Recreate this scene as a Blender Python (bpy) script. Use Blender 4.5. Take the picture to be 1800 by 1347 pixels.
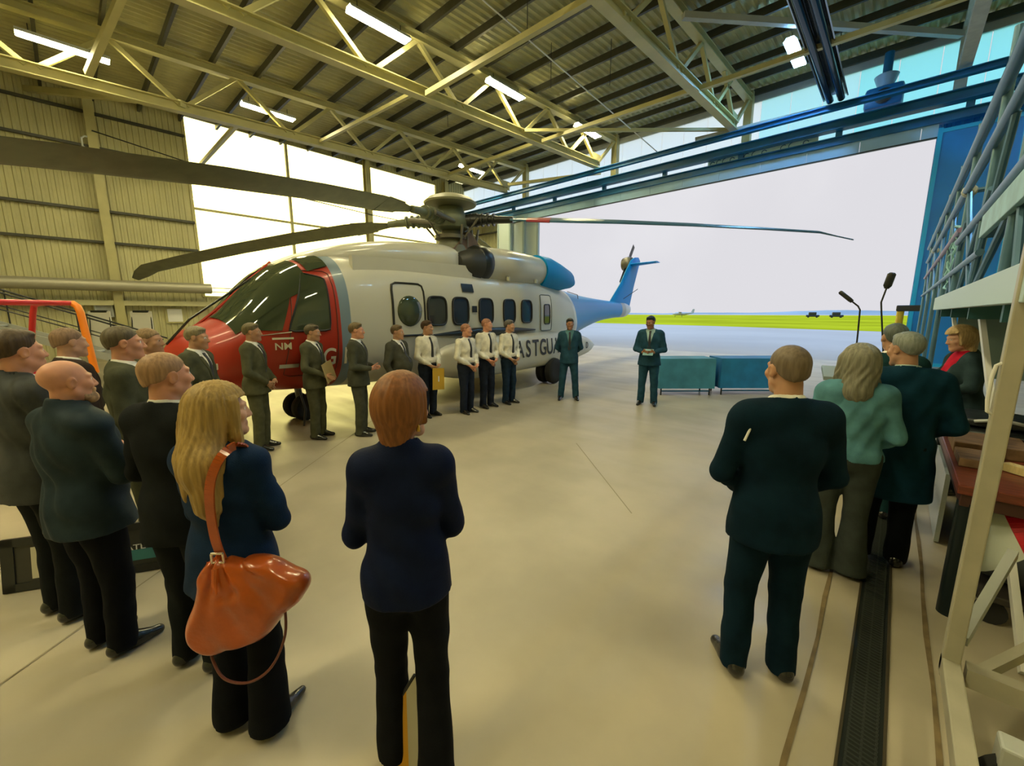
import bpy, bmesh, math, random
import numpy as np
from mathutils import Vector, Matrix, Euler

for _o in list(bpy.data.objects):
    bpy.data.objects.remove(_o, do_unlink=True)
SC = bpy.context.scene
COL = SC.collection
R = math.radians

# ------------------------------------------------------------------ camera
FPX, HORIZON, HEAD = 720.0, 550.0, 43.0
cam_d = bpy.data.cameras.new('camera')
cam_d.sensor_width = 36.0
cam_d.lens = 36.0 * FPX / 1800.0
cam_d.clip_start, cam_d.clip_end = 0.02, 4000
cam = bpy.data.objects.new('camera', cam_d)
COL.objects.link(cam)
cam.location = (0, 0, 1.95)
cam.rotation_euler = (R(90) - math.atan2(673.5 - HORIZON, FPX), 0, R(HEAD))
SC.camera = cam

# ------------------------------------------------------------------ colour management
SC.view_settings.view_transform = 'Standard'
SC.view_settings.look = 'None'
SC.view_settings.gamma = 1.0
SC.view_settings.use_curve_mapping = False
SC.view_settings.exposure = 0.0
try:
    SC.cycles.use_denoising = True
    SC.cycles.max_bounces = 8
    SC.cycles.diffuse_bounces = 4
    SC.cycles.glossy_bounces = 3
    SC.cycles.transparent_max_bounces = 8
    SC.cycles.sample_clamp_indirect = 6.0
    SC.cycles.caustics_reflective = False
    SC.cycles.caustics_refractive = False
except Exception:
    pass

# ------------------------------------------------------------------ world: hazy sky, low bright gold sun glow to the west (-X), blue high sky
W = bpy.data.worlds.new('sky')
SC.world = W
W.use_nodes = True
nt = W.node_tree
nt.nodes.clear()
def _n(t, kind, **kw):
    n = t.nodes.new(kind)
    for k, v in kw.items():
        setattr(n, k, v)
    return n
def _math(t, op, a, b=None, c=None):
    n = _n(t, 'ShaderNodeMath', operation=op)
    for i, v in enumerate((a, b, c)):
        if v is None: continue
        if isinstance(v, (int, float)): n.inputs[i].default_value = v
        else: t.links.new(v, n.inputs[i])
    return n.outputs[0]
def _smooth(t, v, lo, hi):
    n = _n(t, 'ShaderNodeMapRange', interpolation_type='SMOOTHSTEP')
    t.links.new(v, n.inputs['Value'])
    n.inputs['From Min'].default_value, n.inputs['From Max'].default_value = lo, hi
    return n.outputs['Result']
def _mix(t, fac, a, b):
    n = _n(t, 'ShaderNodeMix', data_type='RGBA')
    for sock, v in ((n.inputs['Factor'], fac), (n.inputs[6], a), (n.inputs[7], b)):
        if isinstance(v, (int, float)): sock.default_value = v
        elif isinstance(v, (tuple, list)): sock.default_value = tuple(v) + ((1,) if len(v) == 3 else ())
        else: t.links.new(v, sock)
    return n.outputs[2]
SKY_LOW = (0.74, 0.73, 0.77)
SKY_HIGH = (0.75, 1.6, 3.3)
SKY_GOLD = (5.8, 5.0, 1.7)
tc = _n(nt, 'ShaderNodeTexCoord')
sx = _n(nt, 'ShaderNodeSeparateXYZ')
nt.links.new(tc.outputs['Generated'], sx.inputs[0])
X_, Y_, Z_ = sx.outputs
c0 = _mix(nt, _smooth(nt, Z_, 0.42, 0.70), SKY_LOW, SKY_HIGH)
nz = _n(nt, 'ShaderNodeTexNoise'); nz.inputs['Scale'].default_value = 2.2; nz.inputs['Detail'].default_value = 4
nt.links.new(tc.outputs['Generated'], nz.inputs['Vector'])
c0 = _mix(nt, _math(nt, 'MULTIPLY', _smooth(nt, nz.outputs[0], 0.42, 0.72), 0.30), c0, (1.0, 1.0, 1.02))
gold = _math(nt, 'MULTIPLY', _smooth(nt, _math(nt, 'MULTIPLY', X_, -1.0), 0.70, 0.80), _smooth(nt, Z_, 0.95, 0.55))
c1 = _mix(nt, gold, c0, SKY_GOLD)
bg = _n(nt, 'ShaderNodeBackground')
nt.links.new(c1, bg.inputs['Color'])
bg.inputs['Strength'].default_value = 1.0
wo = _n(nt, 'ShaderNodeOutputWorld')
nt.links.new(bg.outputs[0], wo.inputs['Surface'])
LAMP_STRENGTH = 120.0

# ------------------------------------------------------------------ materials
MATS = {}
def mat(name, col, rough=0.6, metal=0.0, var=0.0, vscale=6.0, bump=0.0, bscale=40.0, spec=0.5, sheen=0.0, coat=0.0, emit=None, estr=0.0, alpha=1.0, stretch=None, sss=0.0):
    if name in MATS: return MATS[name]
    m = bpy.data.materials.new(name)
    m.use_nodes = True
    t = m.node_tree
    b = t.nodes['Principled BSDF']
    b.inputs['Base Color'].default_value = (*col, 1)
    b.inputs['Roughness'].default_value = rough
    b.inputs['Metallic'].default_value = metal
    b.inputs['Specular IOR Level'].default_value = spec
    if sheen: b.inputs['Sheen Weight'].default_value = sheen
    if coat:
        b.inputs['Coat Weight'].default_value = coat; b.inputs['Coat Roughness'].default_value = 0.08
    if sss:
        b.inputs['Subsurface Weight'].default_value = sss
        b.inputs['Subsurface Radius'].default_value = (0.012, 0.005, 0.003)
        b.inputs['Subsurface Scale'].default_value = 1.0
    if emit:
        b.inputs['Emission Color'].default_value = (*emit, 1); b.inputs['Emission Strength'].default_value = estr
    if alpha < 1: b.inputs['Alpha'].default_value = alpha
    if var or bump:
        co = _n(t, 'ShaderNodeTexCoord').outputs['Object']
        if stretch:
            mp = _n(t, 'ShaderNodeMapping'); mp.inputs['Scale'].default_value = stretch
            t.links.new(co, mp.inputs[0]); co = mp.outputs[0]
    if var:
        n = _n(t, 'ShaderNodeTexNoise'); n.inputs['Scale'].default_value = vscale; n.inputs['Detail'].default_value = 5
        t.links.new(co, n.inputs['Vector'])
        f = _smooth(t, n.outputs[0], 0.3, 0.7)
        o = _mix(t, f, tuple(max(0, c * (1 - var)) for c in col), tuple(min(1, c * (1 + var)) for c in col))
        t.links.new(o, b.inputs['Base Color'])
    if bump:
        n = _n(t, 'ShaderNodeTexNoise'); n.inputs['Scale'].default_value = bscale; n.inputs['Detail'].default_value = 4
        t.links.new(co, n.inputs['Vector'])
        bp = _n(t, 'ShaderNodeBump'); bp.inputs['Strength'].default_value = bump; bp.inputs['Distance'].default_value = 0.01
        t.links.new(n.outputs[0], bp.inputs['Height']); t.links.new(bp.outputs[0], b.inputs['Normal'])
    MATS[name] = m
    return m
def glass_mat(name, tint, through=0.85, rough=0.03):
    "window pane: mostly see-through, a little mirror"
    if name in MATS: return MATS[name]
    m = bpy.data.materials.new(name); m.use_nodes = True
    t = m.node_tree; t.nodes.clear()
    tr = _n(t, 'ShaderNodeBsdfTransparent'); tr.inputs[0].default_value = (*tint, 1)
    gl = _n(t, 'ShaderNodeBsdfGlossy'); gl.inputs['Roughness'].default_value = rough
    fr = _n(t, 'ShaderNodeFresnel'); fr.inputs[0].default_value = 1.4
    f = _math(t, 'MINIMUM', _math(t, 'ADD', fr.outputs[0], 1 - through - 0.04), 1.0)
    mx = _n(t, 'ShaderNodeMixShader')
    t.links.new(f, mx.inputs[0]); t.links.new(tr.outputs[0], mx.inputs[1]); t.links.new(gl.outputs[0], mx.inputs[2])
    ou = _n(t, 'ShaderNodeOutputMaterial'); t.links.new(mx.outputs[0], ou.inputs[0])
    MATS[name] = m
    return m
def sheet_mat(name, col):
    "translucent roof-light sheet: daylight behind it comes through, tinted"
    if name in MATS: return MATS[name]
    m = bpy.data.materials.new(name); m.use_nodes = True
    t = m.node_tree; t.nodes.clear()
    tl = _n(t, 'ShaderNodeBsdfTranslucent'); tl.inputs[0].default_value = (*col, 1)
    tr = _n(t, 'ShaderNodeBsdfTransparent'); tr.inputs[0].default_value = (*col, 1)
    mx = _n(t, 'ShaderNodeMixShader'); mx.inputs[0].default_value = 0.35
    t.links.new(tl.outputs[0], mx.inputs[1]); t.links.new(tr.outputs[0], mx.inputs[2])
    ou = _n(t, 'ShaderNodeOutputMaterial'); t.links.new(mx.outputs[0], ou.inputs[0])
    MATS[name] = m
    return m

# ------------------------------------------------------------------ tagging and mesh helpers
def tag(o, label=None, cat=None, group=None, kind=None):
    if label: o['label'] = label
    if cat: o['category'] = cat
    if group: o['group'] = group
    if kind: o['kind'] = kind
    return o
def thing(name, label, cat, loc=(0, 0, 0), rz=0.0, group=None, kind=None):
    o = bpy.data.objects.new(name, None)
    o.empty_display_size = 0.2
    COL.objects.link(o)
    o.location = loc
    o.rotation_euler = (0, 0, rz)
    return tag(o, label, cat, group, kind)
def raw_mesh(name, V, F, mats, parent=None, smooth=False, mi=None):
    V = np.asarray(V, np.float32)
    me = bpy.data.meshes.new(name)
    if isinstance(F, np.ndarray):
        n, k = F.shape
        me.vertices.add(len(V)); me.vertices.foreach_set('co', V.ravel())
        me.loops.add(n * k); me.loops.foreach_set('vertex_index', F.astype(np.int32).ravel())
        me.polygons.add(n)
        me.polygons.foreach_set('loop_start', np.arange(0, n * k, k, dtype=np.int32))
        me.polygons.foreach_set('loop_total', np.full(n, k, np.int32))
        me.update(calc_edges=True)
    else:
        me.from_pydata([tuple(map(float, v)) for v in V], [], F)
    for m in (mats if isinstance(mats, (list, tuple)) else [mats]): me.materials.append(m)
    np_ = len(me.polygons)
    if smooth: me.polygons.foreach_set('use_smooth', np.ones(np_, bool))
    if mi is not None: me.polygons.foreach_set('material_index', np.asarray(mi, np.int32))
    me.update()
    me.validate()
    o = bpy.data.objects.new(name, me)
    COL.objects.link(o)
    if parent: o.parent = parent
    return o
class MB:
    "collects shapes of ONE part"
    def __init__(s): s.V = []; s.F = []
    def add(s, V, F):
        n = len(s.V); s.V += [tuple(v) for v in V]; s.F += [tuple(i + n for i in f) for f in F]; return s
    def box(s, lo, hi, bev=0.0, M=None):
        x0, y0, z0 = lo; x1, y1, z1 = hi
        if bev > 0:
            b = min(bev, 0.49 * min(x1 - x0, y1 - y0, z1 - z0))
            bm = bmesh.new()
            bmesh.ops.create_cube(bm, size=1)
            for v in bm.verts:
                v.co = Vector((x0 if v.co.x < 0 else x1, y0 if v.co.y < 0 else y1, z0 if v.co.z < 0 else z1))
            bmesh.ops.bevel(bm, geom=list(bm.edges), offset=b, segments=2, profile=0.5, affect='EDGES')
            bm.verts.index_update()
            V = [v.co.copy() for v in bm.verts]; F = [[v.index for v in f.verts] for f in bm.faces]
            bm.free()
        else:
            V = [Vector(v) for v in ((x0, y0, z0), (x1, y0, z0), (x1, y1, z0), (x0, y1, z0), (x0, y0, z1), (x1, y0, z1), (x1, y1, z1), (x0, y1, z1))]
            F = [(3, 2, 1, 0), (4, 5, 6, 7), (0, 1, 5, 4), (1, 2, 6, 5), (2, 3, 7, 6), (3, 0, 4, 7)]
        if M is not None: V = [M @ v for v in V]
        return s.add(V, F)
    def cbox(s, c, d, bev=0.0, M=None):
        return s.box([c[i] - d[i] / 2 for i in range(3)], [c[i] + d[i] / 2 for i in range(3)], bev, M)
    def tube(s, pts, r, n=10, r2=None, caps=True):
        pts = [Vector(p) for p in pts]
        rs = [r + ((r2 if r2 is not None else r) - r) * i / max(1, len(pts) - 1) for i in range(len(pts))] if not isinstance(r, (list, tuple)) else list(r)
        V, F = [], []
        up = Vector((0, 0, 1))
        t0 = (pts[1] - pts[0]).normalized()
        if abs(t0.dot(up)) > 0.95: up = Vector((1, 0, 0))
        u = t0.cross(up).normalized()
        for i, p in enumerate(pts):
            a = pts[max(0, i - 1)]; b = pts[min(len(pts) - 1, i + 1)]
            t = (b - a).normalized()
            u = (u - t * u.dot(t)).normalized()
            w = t.cross(u)
            for k in range(n):
                an = 2 * math.pi * k / n
                V.append(p + (u * math.cos(an) + w * math.sin(an)) * rs[i])
        for i in range(len(pts) - 1):
            for k in range(n):
                F.append((i * n + k, i * n + (k + 1) % n, (i + 1) * n + (k + 1) % n, (i + 1) * n + k))
        if caps:
            F.append(tuple(range(n - 1, -1, -1))); F.append(tuple(range((len(pts) - 1) * n, len(pts) * n)))
        return s.add(V, F)
    def bar(s, a, b, w, h, up=(0, 0, 1), roll=0.0):
        "rectangular bar from a to b; w sideways, h along up"
        a, b = Vector(a), Vector(b); t = (b - a).normalized(); up = Vector(up)
        if abs(t.dot(up)) > 0.98: up = Vector((1, 0, 0))
        u = t.cross(up).normalized(); v = u.cross(t)
        if roll:
            u, v = u * math.cos(roll) + v * math.sin(roll), v * math.cos(roll) - u * math.sin(roll)
        V = []
        for p in (a, b):
            for su, sv in ((-1, -1), (1, -1), (1, 1), (-1, 1)): V.append(p + u * su * w / 2 + v * sv * h / 2)
        return s.add(V, [(3, 2, 1, 0), (4, 5, 6, 7), (0, 1, 5, 4), (1, 2, 6, 5), (2, 3, 7, 6), (3, 0, 4, 7)])
    def ibeam(s, a, b, w, h, t=0.03, up=(0, 0, 1)):
        a, b = Vector(a), Vector(b); d = (b - a).normalized(); upv = Vector(up)
        u = d.cross(upv).normalized(); v = u.cross(d)
        s.bar(a + v * (h / 2 - t / 2), b + v * (h / 2 - t / 2), w, t, up)
        s.bar(a - v * (h / 2 - t / 2), b - v * (h / 2 - t / 2), w, t, up)
        return s.bar(a, b, t, h - 2 * t, up)
    def lathe(s, prof, n=24, M=None):
        V, F = [], []
        for r, z in prof:
            for k in range(n):
                a = 2 * math.pi * k / n
                p = Vector((r * math.cos(a), r * math.sin(a), z))
                V.append(M @ p if M is not None else p)
        for i in range(len(prof) - 1):
            for k in range(n):
                F.append((i * n + k, i * n + (k + 1) % n, (i + 1) * n + (k + 1) % n, (i + 1) * n + k))
        F.append(tuple(range(n - 1, -1, -1))); F.append(tuple(range((len(prof) - 1) * n, len(prof) * n)))
        return s.add(V, F)
    def prism(s, poly, y0, y1, M=None):
        "polygon in (x,z) pushed from y0 to y1"
        n = len(poly)
        V = [Vector((x, y0, z)) for x, z in poly] + [Vector((x, y1, z)) for x, z in poly]
        F = [tuple(range(n)), tuple(range(2 * n - 1, n - 1, -1))] + [(i, i + n, (i + 1) % n + n, (i + 1) % n) for i in range(n)]
        if M is not None: V = [M @ v for v in V]
        return s.add(V, F)
    def build(s, name, m, parent=None, smooth=False, fix=True):
        o = raw_mesh(name, s.V, s.F, m, parent)
        if fix:
            bm = bmesh.new(); bm.from_mesh(o.data)
            bmesh.ops.recalc_face_normals(bm, faces=list(bm.faces))
            bm.to_mesh(o.data); bm.free()
        if smooth:
            o.data.polygons.foreach_set('use_smooth', np.ones(len(o.data.polygons), bool))
            try: o.data.set_sharp_from_angle(angle=R(38))
            except Exception: pass
            o.data.update()
        return o
def curve_pts(pts, k=6):
    "Catmull-Rom through the given points"
    P = [Vector(p) for p in pts]; out = []
    for i in range(len(P) - 1):
        a, b, c, d = P[max(0, i - 1)], P[i], P[i + 1], P[min(len(P) - 1, i + 2)]
        for j in range(k):
            t = j / k
            out.append(0.5 * ((2 * b) + (c - a) * t + (2 * a - 5 * b + 4 * c - d) * t * t + (3 * b - a - 3 * c + d) * t ** 3))
    return out + [P[-1]]
def copy_tree(o, parent=None):
    c = o.copy(); COL.objects.link(c)
    if parent: c.parent = parent
    for ch in list(o.children): copy_tree(ch, c)
    return c
def text_mesh(s, size, depth=0.004):
    "glyph outlines as vertices and triangles in the XY plane"
    cu = bpy.data.curves.new('lettering', 'FONT'); cu.body = s; cu.size = size; cu.extrude = depth; cu.offset = size * 0.012
    cu.align_x = 'CENTER'; cu.align_y = 'CENTER'
    o = bpy.data.objects.new('lettering', cu); COL.objects.link(o)
    dg = bpy.context.evaluated_depsgraph_get()
    me = bpy.data.meshes.new_from_object(o.evaluated_get(dg))
    V = [v.co.copy() for v in me.vertices]; F = [tuple(p.vertices) for p in me.polygons]
    bpy.data.objects.remove(o, do_unlink=True); bpy.data.curves.remove(cu); bpy.data.meshes.remove(me)
    return V, F
# ================================================================== THE SETTING
XL, XR, YB, YD, YW = -25.9, 8.0, -9.0, 20.8, 22.3      # left wall, right wall, back wall, door line, outer wall over the door
ROOF = 11.75
SLOPE = 0.038
def SL(y): return SLOPE * (y - 21.0)                  # the roof falls a little away from the door
M_floor = mat('floor_epoxy', (0.40, 0.352, 0.26), 0.30, var=0.16, vscale=0.7, bump=0.02, bscale=3.0, spec=0.4)
def _floor_nodes():
    t = M_floor.node_tree; b = t.nodes['Principled BSDF']
    co = _n(t, 'ShaderNodeTexCoord').outputs['Object']
    n1 = _n(t, 'ShaderNodeTexNoise'); n1.inputs['Scale'].default_value = 0.55; n1.inputs['Detail'].default_value = 6
    t.links.new(co, n1.inputs['Vector'])
    mp = _n(t, 'ShaderNodeMapping'); mp.inputs['Scale'].default_value = (0.5, 3.0, 1); t.links.new(co, mp.inputs[0])
    n2 = _n(t, 'ShaderNodeTexNoise'); n2.inputs['Scale'].default_value = 1.0; n2.inputs['Detail'].default_value = 5
    t.links.new(mp.outputs[0], n2.inputs['Vector'])
    mr = _n(t, 'ShaderNodeMapRange'); t.links.new(n2.outputs[0], mr.inputs['Value'])
    mr.inputs['From Min'].default_value, mr.inputs['From Max'].default_value = 0.3, 0.7
    mr.inputs['To Min'].default_value, mr.inputs['To Max'].default_value = 0.30, 0.46
    t.links.new(mr.outputs['Result'], b.inputs['Roughness'])
_floor_nodes()
M_cream = mat('cream_steel_paint', (0.48, 0.44, 0.20), 0.45, var=0.08, vscale=1.5)
M_greysteel = mat('grey_steel_paint', (0.42, 0.44, 0.42), 0.45, var=0.08, vscale=1.5)
M_roof = mat('roof_sheet', (0.42, 0.40, 0.20), 0.5, var=0.12, vscale=1.2)
M_purlin = mat('galvanised_purlin', (0.06, 0.06, 0.045), 0.45, metal=0.3, var=0.1)
M_wall = mat('wall_sheet', (0.53, 0.50, 0.27), 0.55, var=0.08, vscale=0.8)
M_blue = mat('door_blue', (0.004, 0.21, 0.62), 0.4, var=0.1, vscale=0.8)
M_bluedark = mat('track_blue', (0.006, 0.13, 0.32), 0.4, var=0.15, vscale=1.2)
M_fascia = mat('fascia_grey_blue', (0.30, 0.50, 0.70), 0.45, var=0.1, vscale=0.7)
M_black = mat('black_steel', (0.018, 0.02, 0.02), 0.4)
M_dark = mat('dark_line', (0.06, 0.055, 0.035), 0.7)
M_brown = mat('brown_joint', (0.17, 0.12, 0.055), 0.8, var=0.25, vscale=8)
M_white = mat('white_paint', (0.78, 0.78, 0.76), 0.35)
M_lightgrey = mat('light_grey_paint', (0.62, 0.66, 0.66), 0.4)
M_concrete = mat('apron_concrete', (0.36, 0.315, 0.265), 0.75, var=0.10, vscale=0.06)
M_grass = mat('airfield_grass', (0.38, 0.36, 0.012), 1.0, var=0.2, vscale=0.05, spec=0.0)
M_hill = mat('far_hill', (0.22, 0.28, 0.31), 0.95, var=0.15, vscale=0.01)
M_sheet_cyan = sheet_mat('clerestory_sheet', (0.60, 0.96, 0.97))
M_sheet_mid = sheet_mat('clerestory_sheet_pale', (0.74, 0.97, 0.98))
M_sheet_clear = sheet_mat('clerestory_sheet_clear', (0.96, 0.98, 0.97))
M_pane = glass_mat('window_glass', (0.97, 0.97, 0.95), 0.95)

def struct(o): o['kind'] = 'structure'; return o
# floor and apron
struct(MB().box((XL, YB, -0.25), (XR, YD + 0.6, 0.0)).build('floor', M_floor))
struct(MB().box((-400, YD + 0.6, -0.3), (500, 400, -0.015)).build('ground_apron', M_concrete))
struct(MB().box((-400, -260, -0.3), (XL - 0.3, YD + 0.6, -0.015)).build('ground_apron', M_concrete))
# grass field beyond the apron, a slow edge nearer on the right
g = MB()
g.add([(-700, 66, -0.012), (-60, 74, -0.012), (-20, 66, -0.012), (30, 46, -0.012), (400, 40, -0.012), (400, 395, 0.02), (-700, 395, 0.02)], [(0, 1, 2, 3, 4, 5, 6)])
struct(g.build('ground_grass', M_grass))
# far hills: a low ridge
random.seed(4)
for k, (yy, hh, x0, x1, ph) in enumerate(((560, 4.2, -520, 420, 0.3), (800, 6.8, -700, 520, 1.7))):
    V, F = [], []
    n = 90
    for i in range(n + 1):
        x = x0 + (x1 - x0) * i / n
        h = hh * (0.45 + 0.32 * math.sin(i * 0.13 + ph) + 0.16 * math.sin(i * 0.37 + 2 * ph) + 0.07 * random.random())
        h *= min(1, 3.2 * i / n)
        for q, (dy, f) in enumerate(((0, 0), (25, 0.75), (60, 1.0), (160, 0.0))):
            V.append((x, yy + dy, -0.4 + max(0.1, h) * f))
    for i in range(n):
        for q in range(3): F.append((i * 4 + q, (i + 1) * 4 + q, (i + 1) * 4 + q + 1, i * 4 + q + 1))
    struct(raw_mesh('hills', V, F, M_hill, None, True))

def corrugated(name, axis, a0, a1, z0, z1, c, m, pitch=0.22, depth=0.035, facing=1):
    "trapezoid-profile sheet. axis 'y': runs along y at x=c; axis 'x': along x at y=c"
    V, F = [], []
    prof = [(0, 0), (0.45, 0), (0.55, 1), (0.9, 1)]
    n = int((a1 - a0) / pitch)
    pts = []
    for i in range(n):
        for f, d in prof: pts.append((a0 + (i + f) * pitch, c + facing * d * depth))
    pts.append((a1, c))
    for a, d in pts:
        for z in (z0, z1): V.append((d, a, z) if axis == 'y' else (a, d, z))
    for i in range(len(pts) - 1): F.append((2 * i, 2 * i + 2, 2 * i + 3, 2 * i + 1))
    return struct(raw_mesh(name, V, F, m))
# left wall: sheeted left part, a tall glazed opening, sheeted foot
WY0, WY1, WZ0, WZ1 = 4.85, 19.6, 2.75, 11.2
corrugated('wall_left', 'y', YB, WY0, 0, ROOF, XL, M_wall)
corrugated('wall_left', 'y', WY0, WY1, 0, WZ0, XL, M_wall)
corrugated('wall_left', 'y', WY1, YW, 0, ROOF, XL, M_wall)
corrugated('wall_left', 'y', WY0, WY1, WZ1, ROOF, XL, M_wall)
# window_1: frame, mullions and panes
wf = MB()
for y in (WY0, 9.4, 14.0, WY1): wf.box((XL - 0.08, y - 0.06, WZ0), (XL + 0.08, y + 0.06, WZ1))
for z in (WZ0, 7.0, WZ1): wf.box((XL - 0.05, WY0, z - 0.05), (XL + 0.07, WY1, z + 0.05))
for z in (3.0, 3.2): wf.box((XL - 0.02, WY0, z - 0.02), (XL + 0.05, WY1, z + 0.02))
w1 = struct(wf.build('window_1', M_cream))
MB().box((XL - 0.015, WY0, WZ0), (XL - 0.005, WY1, WZ1)).build('pane', M_pane, w1)
# wall girts and columns on the left wall
for z in (4.98, 6.3, 8.85, 10.2):
    struct(MB().bar((XL + 0.14, YB, z), (XL + 0.14, WY0 - 0.02, z), 0.14, 0.10).build('wall_left_rail', M_purlin))
for y in (-4.8, 1.65, 14.0, 20.2):
    struct(MB().ibeam((XL + 0.32, y, 0), (XL + 0.32, y, ROOF - 0.3), 0.32, 0.38, 0.03, up=(1, 0, 0)).build('column', M_cream))
# back and right walls (behind the camera: they keep the light in)
corrugated('wall_back', 'x', XL, XR, 0, ROOF, YB, M_wall)
corrugated('wall_right', 'y', YB, YW, 0, ROOF, XR, M_wall, facing=-1)
# ceiling sheet with ribs along y
V, F = [], []
x = XL
pts = []
while x < XR:
    for f, d in ((0, 0), (0.06, 1), (0.11, 1), (0.17, 0)): pts.append((x + f, ROOF + 0.07 - 0.07 * d))
    x += 0.27
for px_, pz in pts:
    for yy in (YB, YW + 0.3): V.append((px_, yy, pz + SL(yy)))
for i in range(len(pts) - 1): F.append((2 * i, 2 * i + 2, 2 * i + 3, 2 * i + 1))
struct(raw_mesh('ceiling', V, F, M_roof))
MB().box((XL - 0.3, YB - 0.3, ROOF + 0.16), (XR + 0.3, YW + 0.4, ROOF + 0.24)).build('roof', M_roof)['kind'] = 'structure'

# ---- the door wall ----
XJ = 0.25                                              # right jamb
# outer wall above the door: translucent sheets between rails
zc0, zc1 = 9.0, 11.25
for i, x0 in enumerate(np.arange(XL, XR, 1.13)):
    x1 = min(XR, x0 + 1.12)
    struct(MB().box((x0, YW, zc0), (x1 - 0.012, YW + 0.02, zc1)).build('window_2', M_sheet_cyan if x0 > -2.5 else (M_sheet_mid if x0 > -6.5 else M_sheet_clear)))
struct(MB().box((XL, YW - 0.05, zc1), (XR, YW + 0.05, ROOF)).build('wall_front', M_greysteel))
struct(MB().bar((XL, YW - 0.08, 10.12), (XR, YW - 0.08, 10.12), 0.10, 0.12).build('wall_front_rail', M_bluedark))
struct(MB().bar((XL, YW - 0.08, 9.35), (XR, YW - 0.08, 9.35), 0.10, 0.10).build('wall_front_rail', M_bluedark))
# wall to the right of the door opening (corrugated, blue in the shade) with a low side opening
corrugated('wall_front', 'x', XJ, 2.25, 0, 9.0, YW, M_blue, facing=-1)
corrugated('wall_front', 'x', 2.25, 3.5, 2.35, 9.0, YW, M_blue, facing=-1)
corrugated('wall_front', 'x', 2.25, 3.5, 0, 0.75, YW, M_blue, facing=-1)
corrugated('wall_front', 'x', 3.5, XR, 0, 9.0, YW, M_blue, facing=-1)
sf = MB()
for x in (2.25, 2.86, 3.5): sf.box((x - 0.03, YW - 0.06, 0.75), (x + 0.03, YW + 0.02, 2.35))
for z in (0.75, 2.35): sf.box((2.25, YW - 0.06, z - 0.03), (3.5, YW + 0.02, z + 0.03))
w3 = struct(sf.build('window_3', M_bluedark))
MB().box((2.25, YW - 0.02, 0.75), (3.5, YW - 0.01, 2.35)).build('pane', M_pane, w3)
# left end of the door wall
corrugated('wall_front', 'x', XL, -20.3, 0, 9.0, YW - 0.3, M_wall, facing=-1)
for z in (3.0, 5.6, 7.7): struct(MB().bar((XL, YW - 0.42, z), (-20.3, YW - 0.42, z), 0.1, 0.1).build('wall_front_rail', M_purlin))
# header: fascia, beams and tracks
hd = MB()
xs = np.arange(-19.6, XJ, 1.62)
for i in range(len(xs)):
    hd.box((xs[i], YD - 0.02, 7.80), (min(XJ, xs[i] + 1.605), YD + 0.03, 8.22))
struct(hd.build('trim_1', M_fascia))
struct(MB().box((-20.3, YD - 0.05, 7.76), (XJ, YD + 0.05, 7.80)).build('trim_2', M_black))
struct(MB().ibeam((-22.5, YD, 8.36), (6.0, YD, 8.36), 0.30, 0.30, 0.03).build('trim_3', M_bluedark))
struct(MB().ibeam((-24.5, YD - 0.25, 8.86), (XR, YD - 0.25, 8.86), 0.36, 0.34, 0.03).build('trim_4', M_bluedark))
struct(MB().ibeam((XL, YD - 0.9, 9.28), (XR, YD - 0.9, 9.28), 0.22, 0.20, 0.03).build('trim_5', M_bluedark))
struct(MB().ibeam((XL, YD + 0.6, 9.05), (XR, YD + 0.6, 9.05), 0.30, 0.20, 0.03).build('trim_6', M_bluedark))
for x in np.arange(-19.2, XR, 3.35):
    struct(MB().box((x - 0.10, YD - 0.12, 8.5), (x + 0.10, YD + 0.02, 8.72)).build('trim_7', M_bluedark))
# sliding door leaves parked at both ends (each a thing one can push)
def door_leaf(x0, x1, y, m, label, group=None, rails=(0.12, 2.7, 5.3, 7.95)):
    t = thing('hangar_door_leaf', label, 'door', ((x0 + x1) / 2, y, 0), 0, group)
    hw = (x1 - x0) / 2
    MB().box((-hw, -0.05, 0.08), (hw, 0.05, 7.95)).build('panel', m, t)
    f = MB()
    for sx_ in (-1, 1): f.box((sx_ * hw - 0.06, -0.08, 0.05), (sx_ * hw + 0.06, 0.08, 8.05))
    for z in rails: f.box((-hw, -0.075, z - 0.06), (hw, 0.075, z + 0.06))
    f.build('frame', MATS['leaf_edge'], t)
    r = MB()
    for sx_ in (-0.7, 0.7): r.lathe([(0.01, -0.03), (0.07, -0.03), (0.07, 0.03), (0.01, 0.03)], 14, Matrix.Translation((sx_ * hw, 0, 0.07)) @ Matrix.Rotation(R(90), 4, 'X'))
    r.build('roller', M_black, t)
    return t
mat('leaf_edge', (0.01, 0.42, 0.80), 0.35)
door_leaf(XJ + 0.06, 2.2, YD, M_blue, 'blue sliding hangar door leaf parked beside the scaffold, right end of the big opening', rails=(0.12, 7.95))
mat('leaf_pale', (0.55, 0.66, 0.68), 0.4)
MATS['leaf_edge'] = mat('leaf_edge_grey', (0.30, 0.40, 0.44), 0.4)
for i, (x0, x1, y, lb) in enumerate(((-20.4, -19.3, YD - 0.25, 'pale hangar door leaf behind the helicopter, inner one of the parked stack'),
                                     (-19.5, -18.4, YD + 0.05, 'pale hangar door leaf behind the helicopter, middle one of the parked stack'),
                                     (-18.6, -17.45, YD + 0.35, 'pale blue hangar door leaf at the very edge of the daylight opening'))):
    door_leaf(x0, x1, y, MATS['leaf_pale'], lb)

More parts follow.
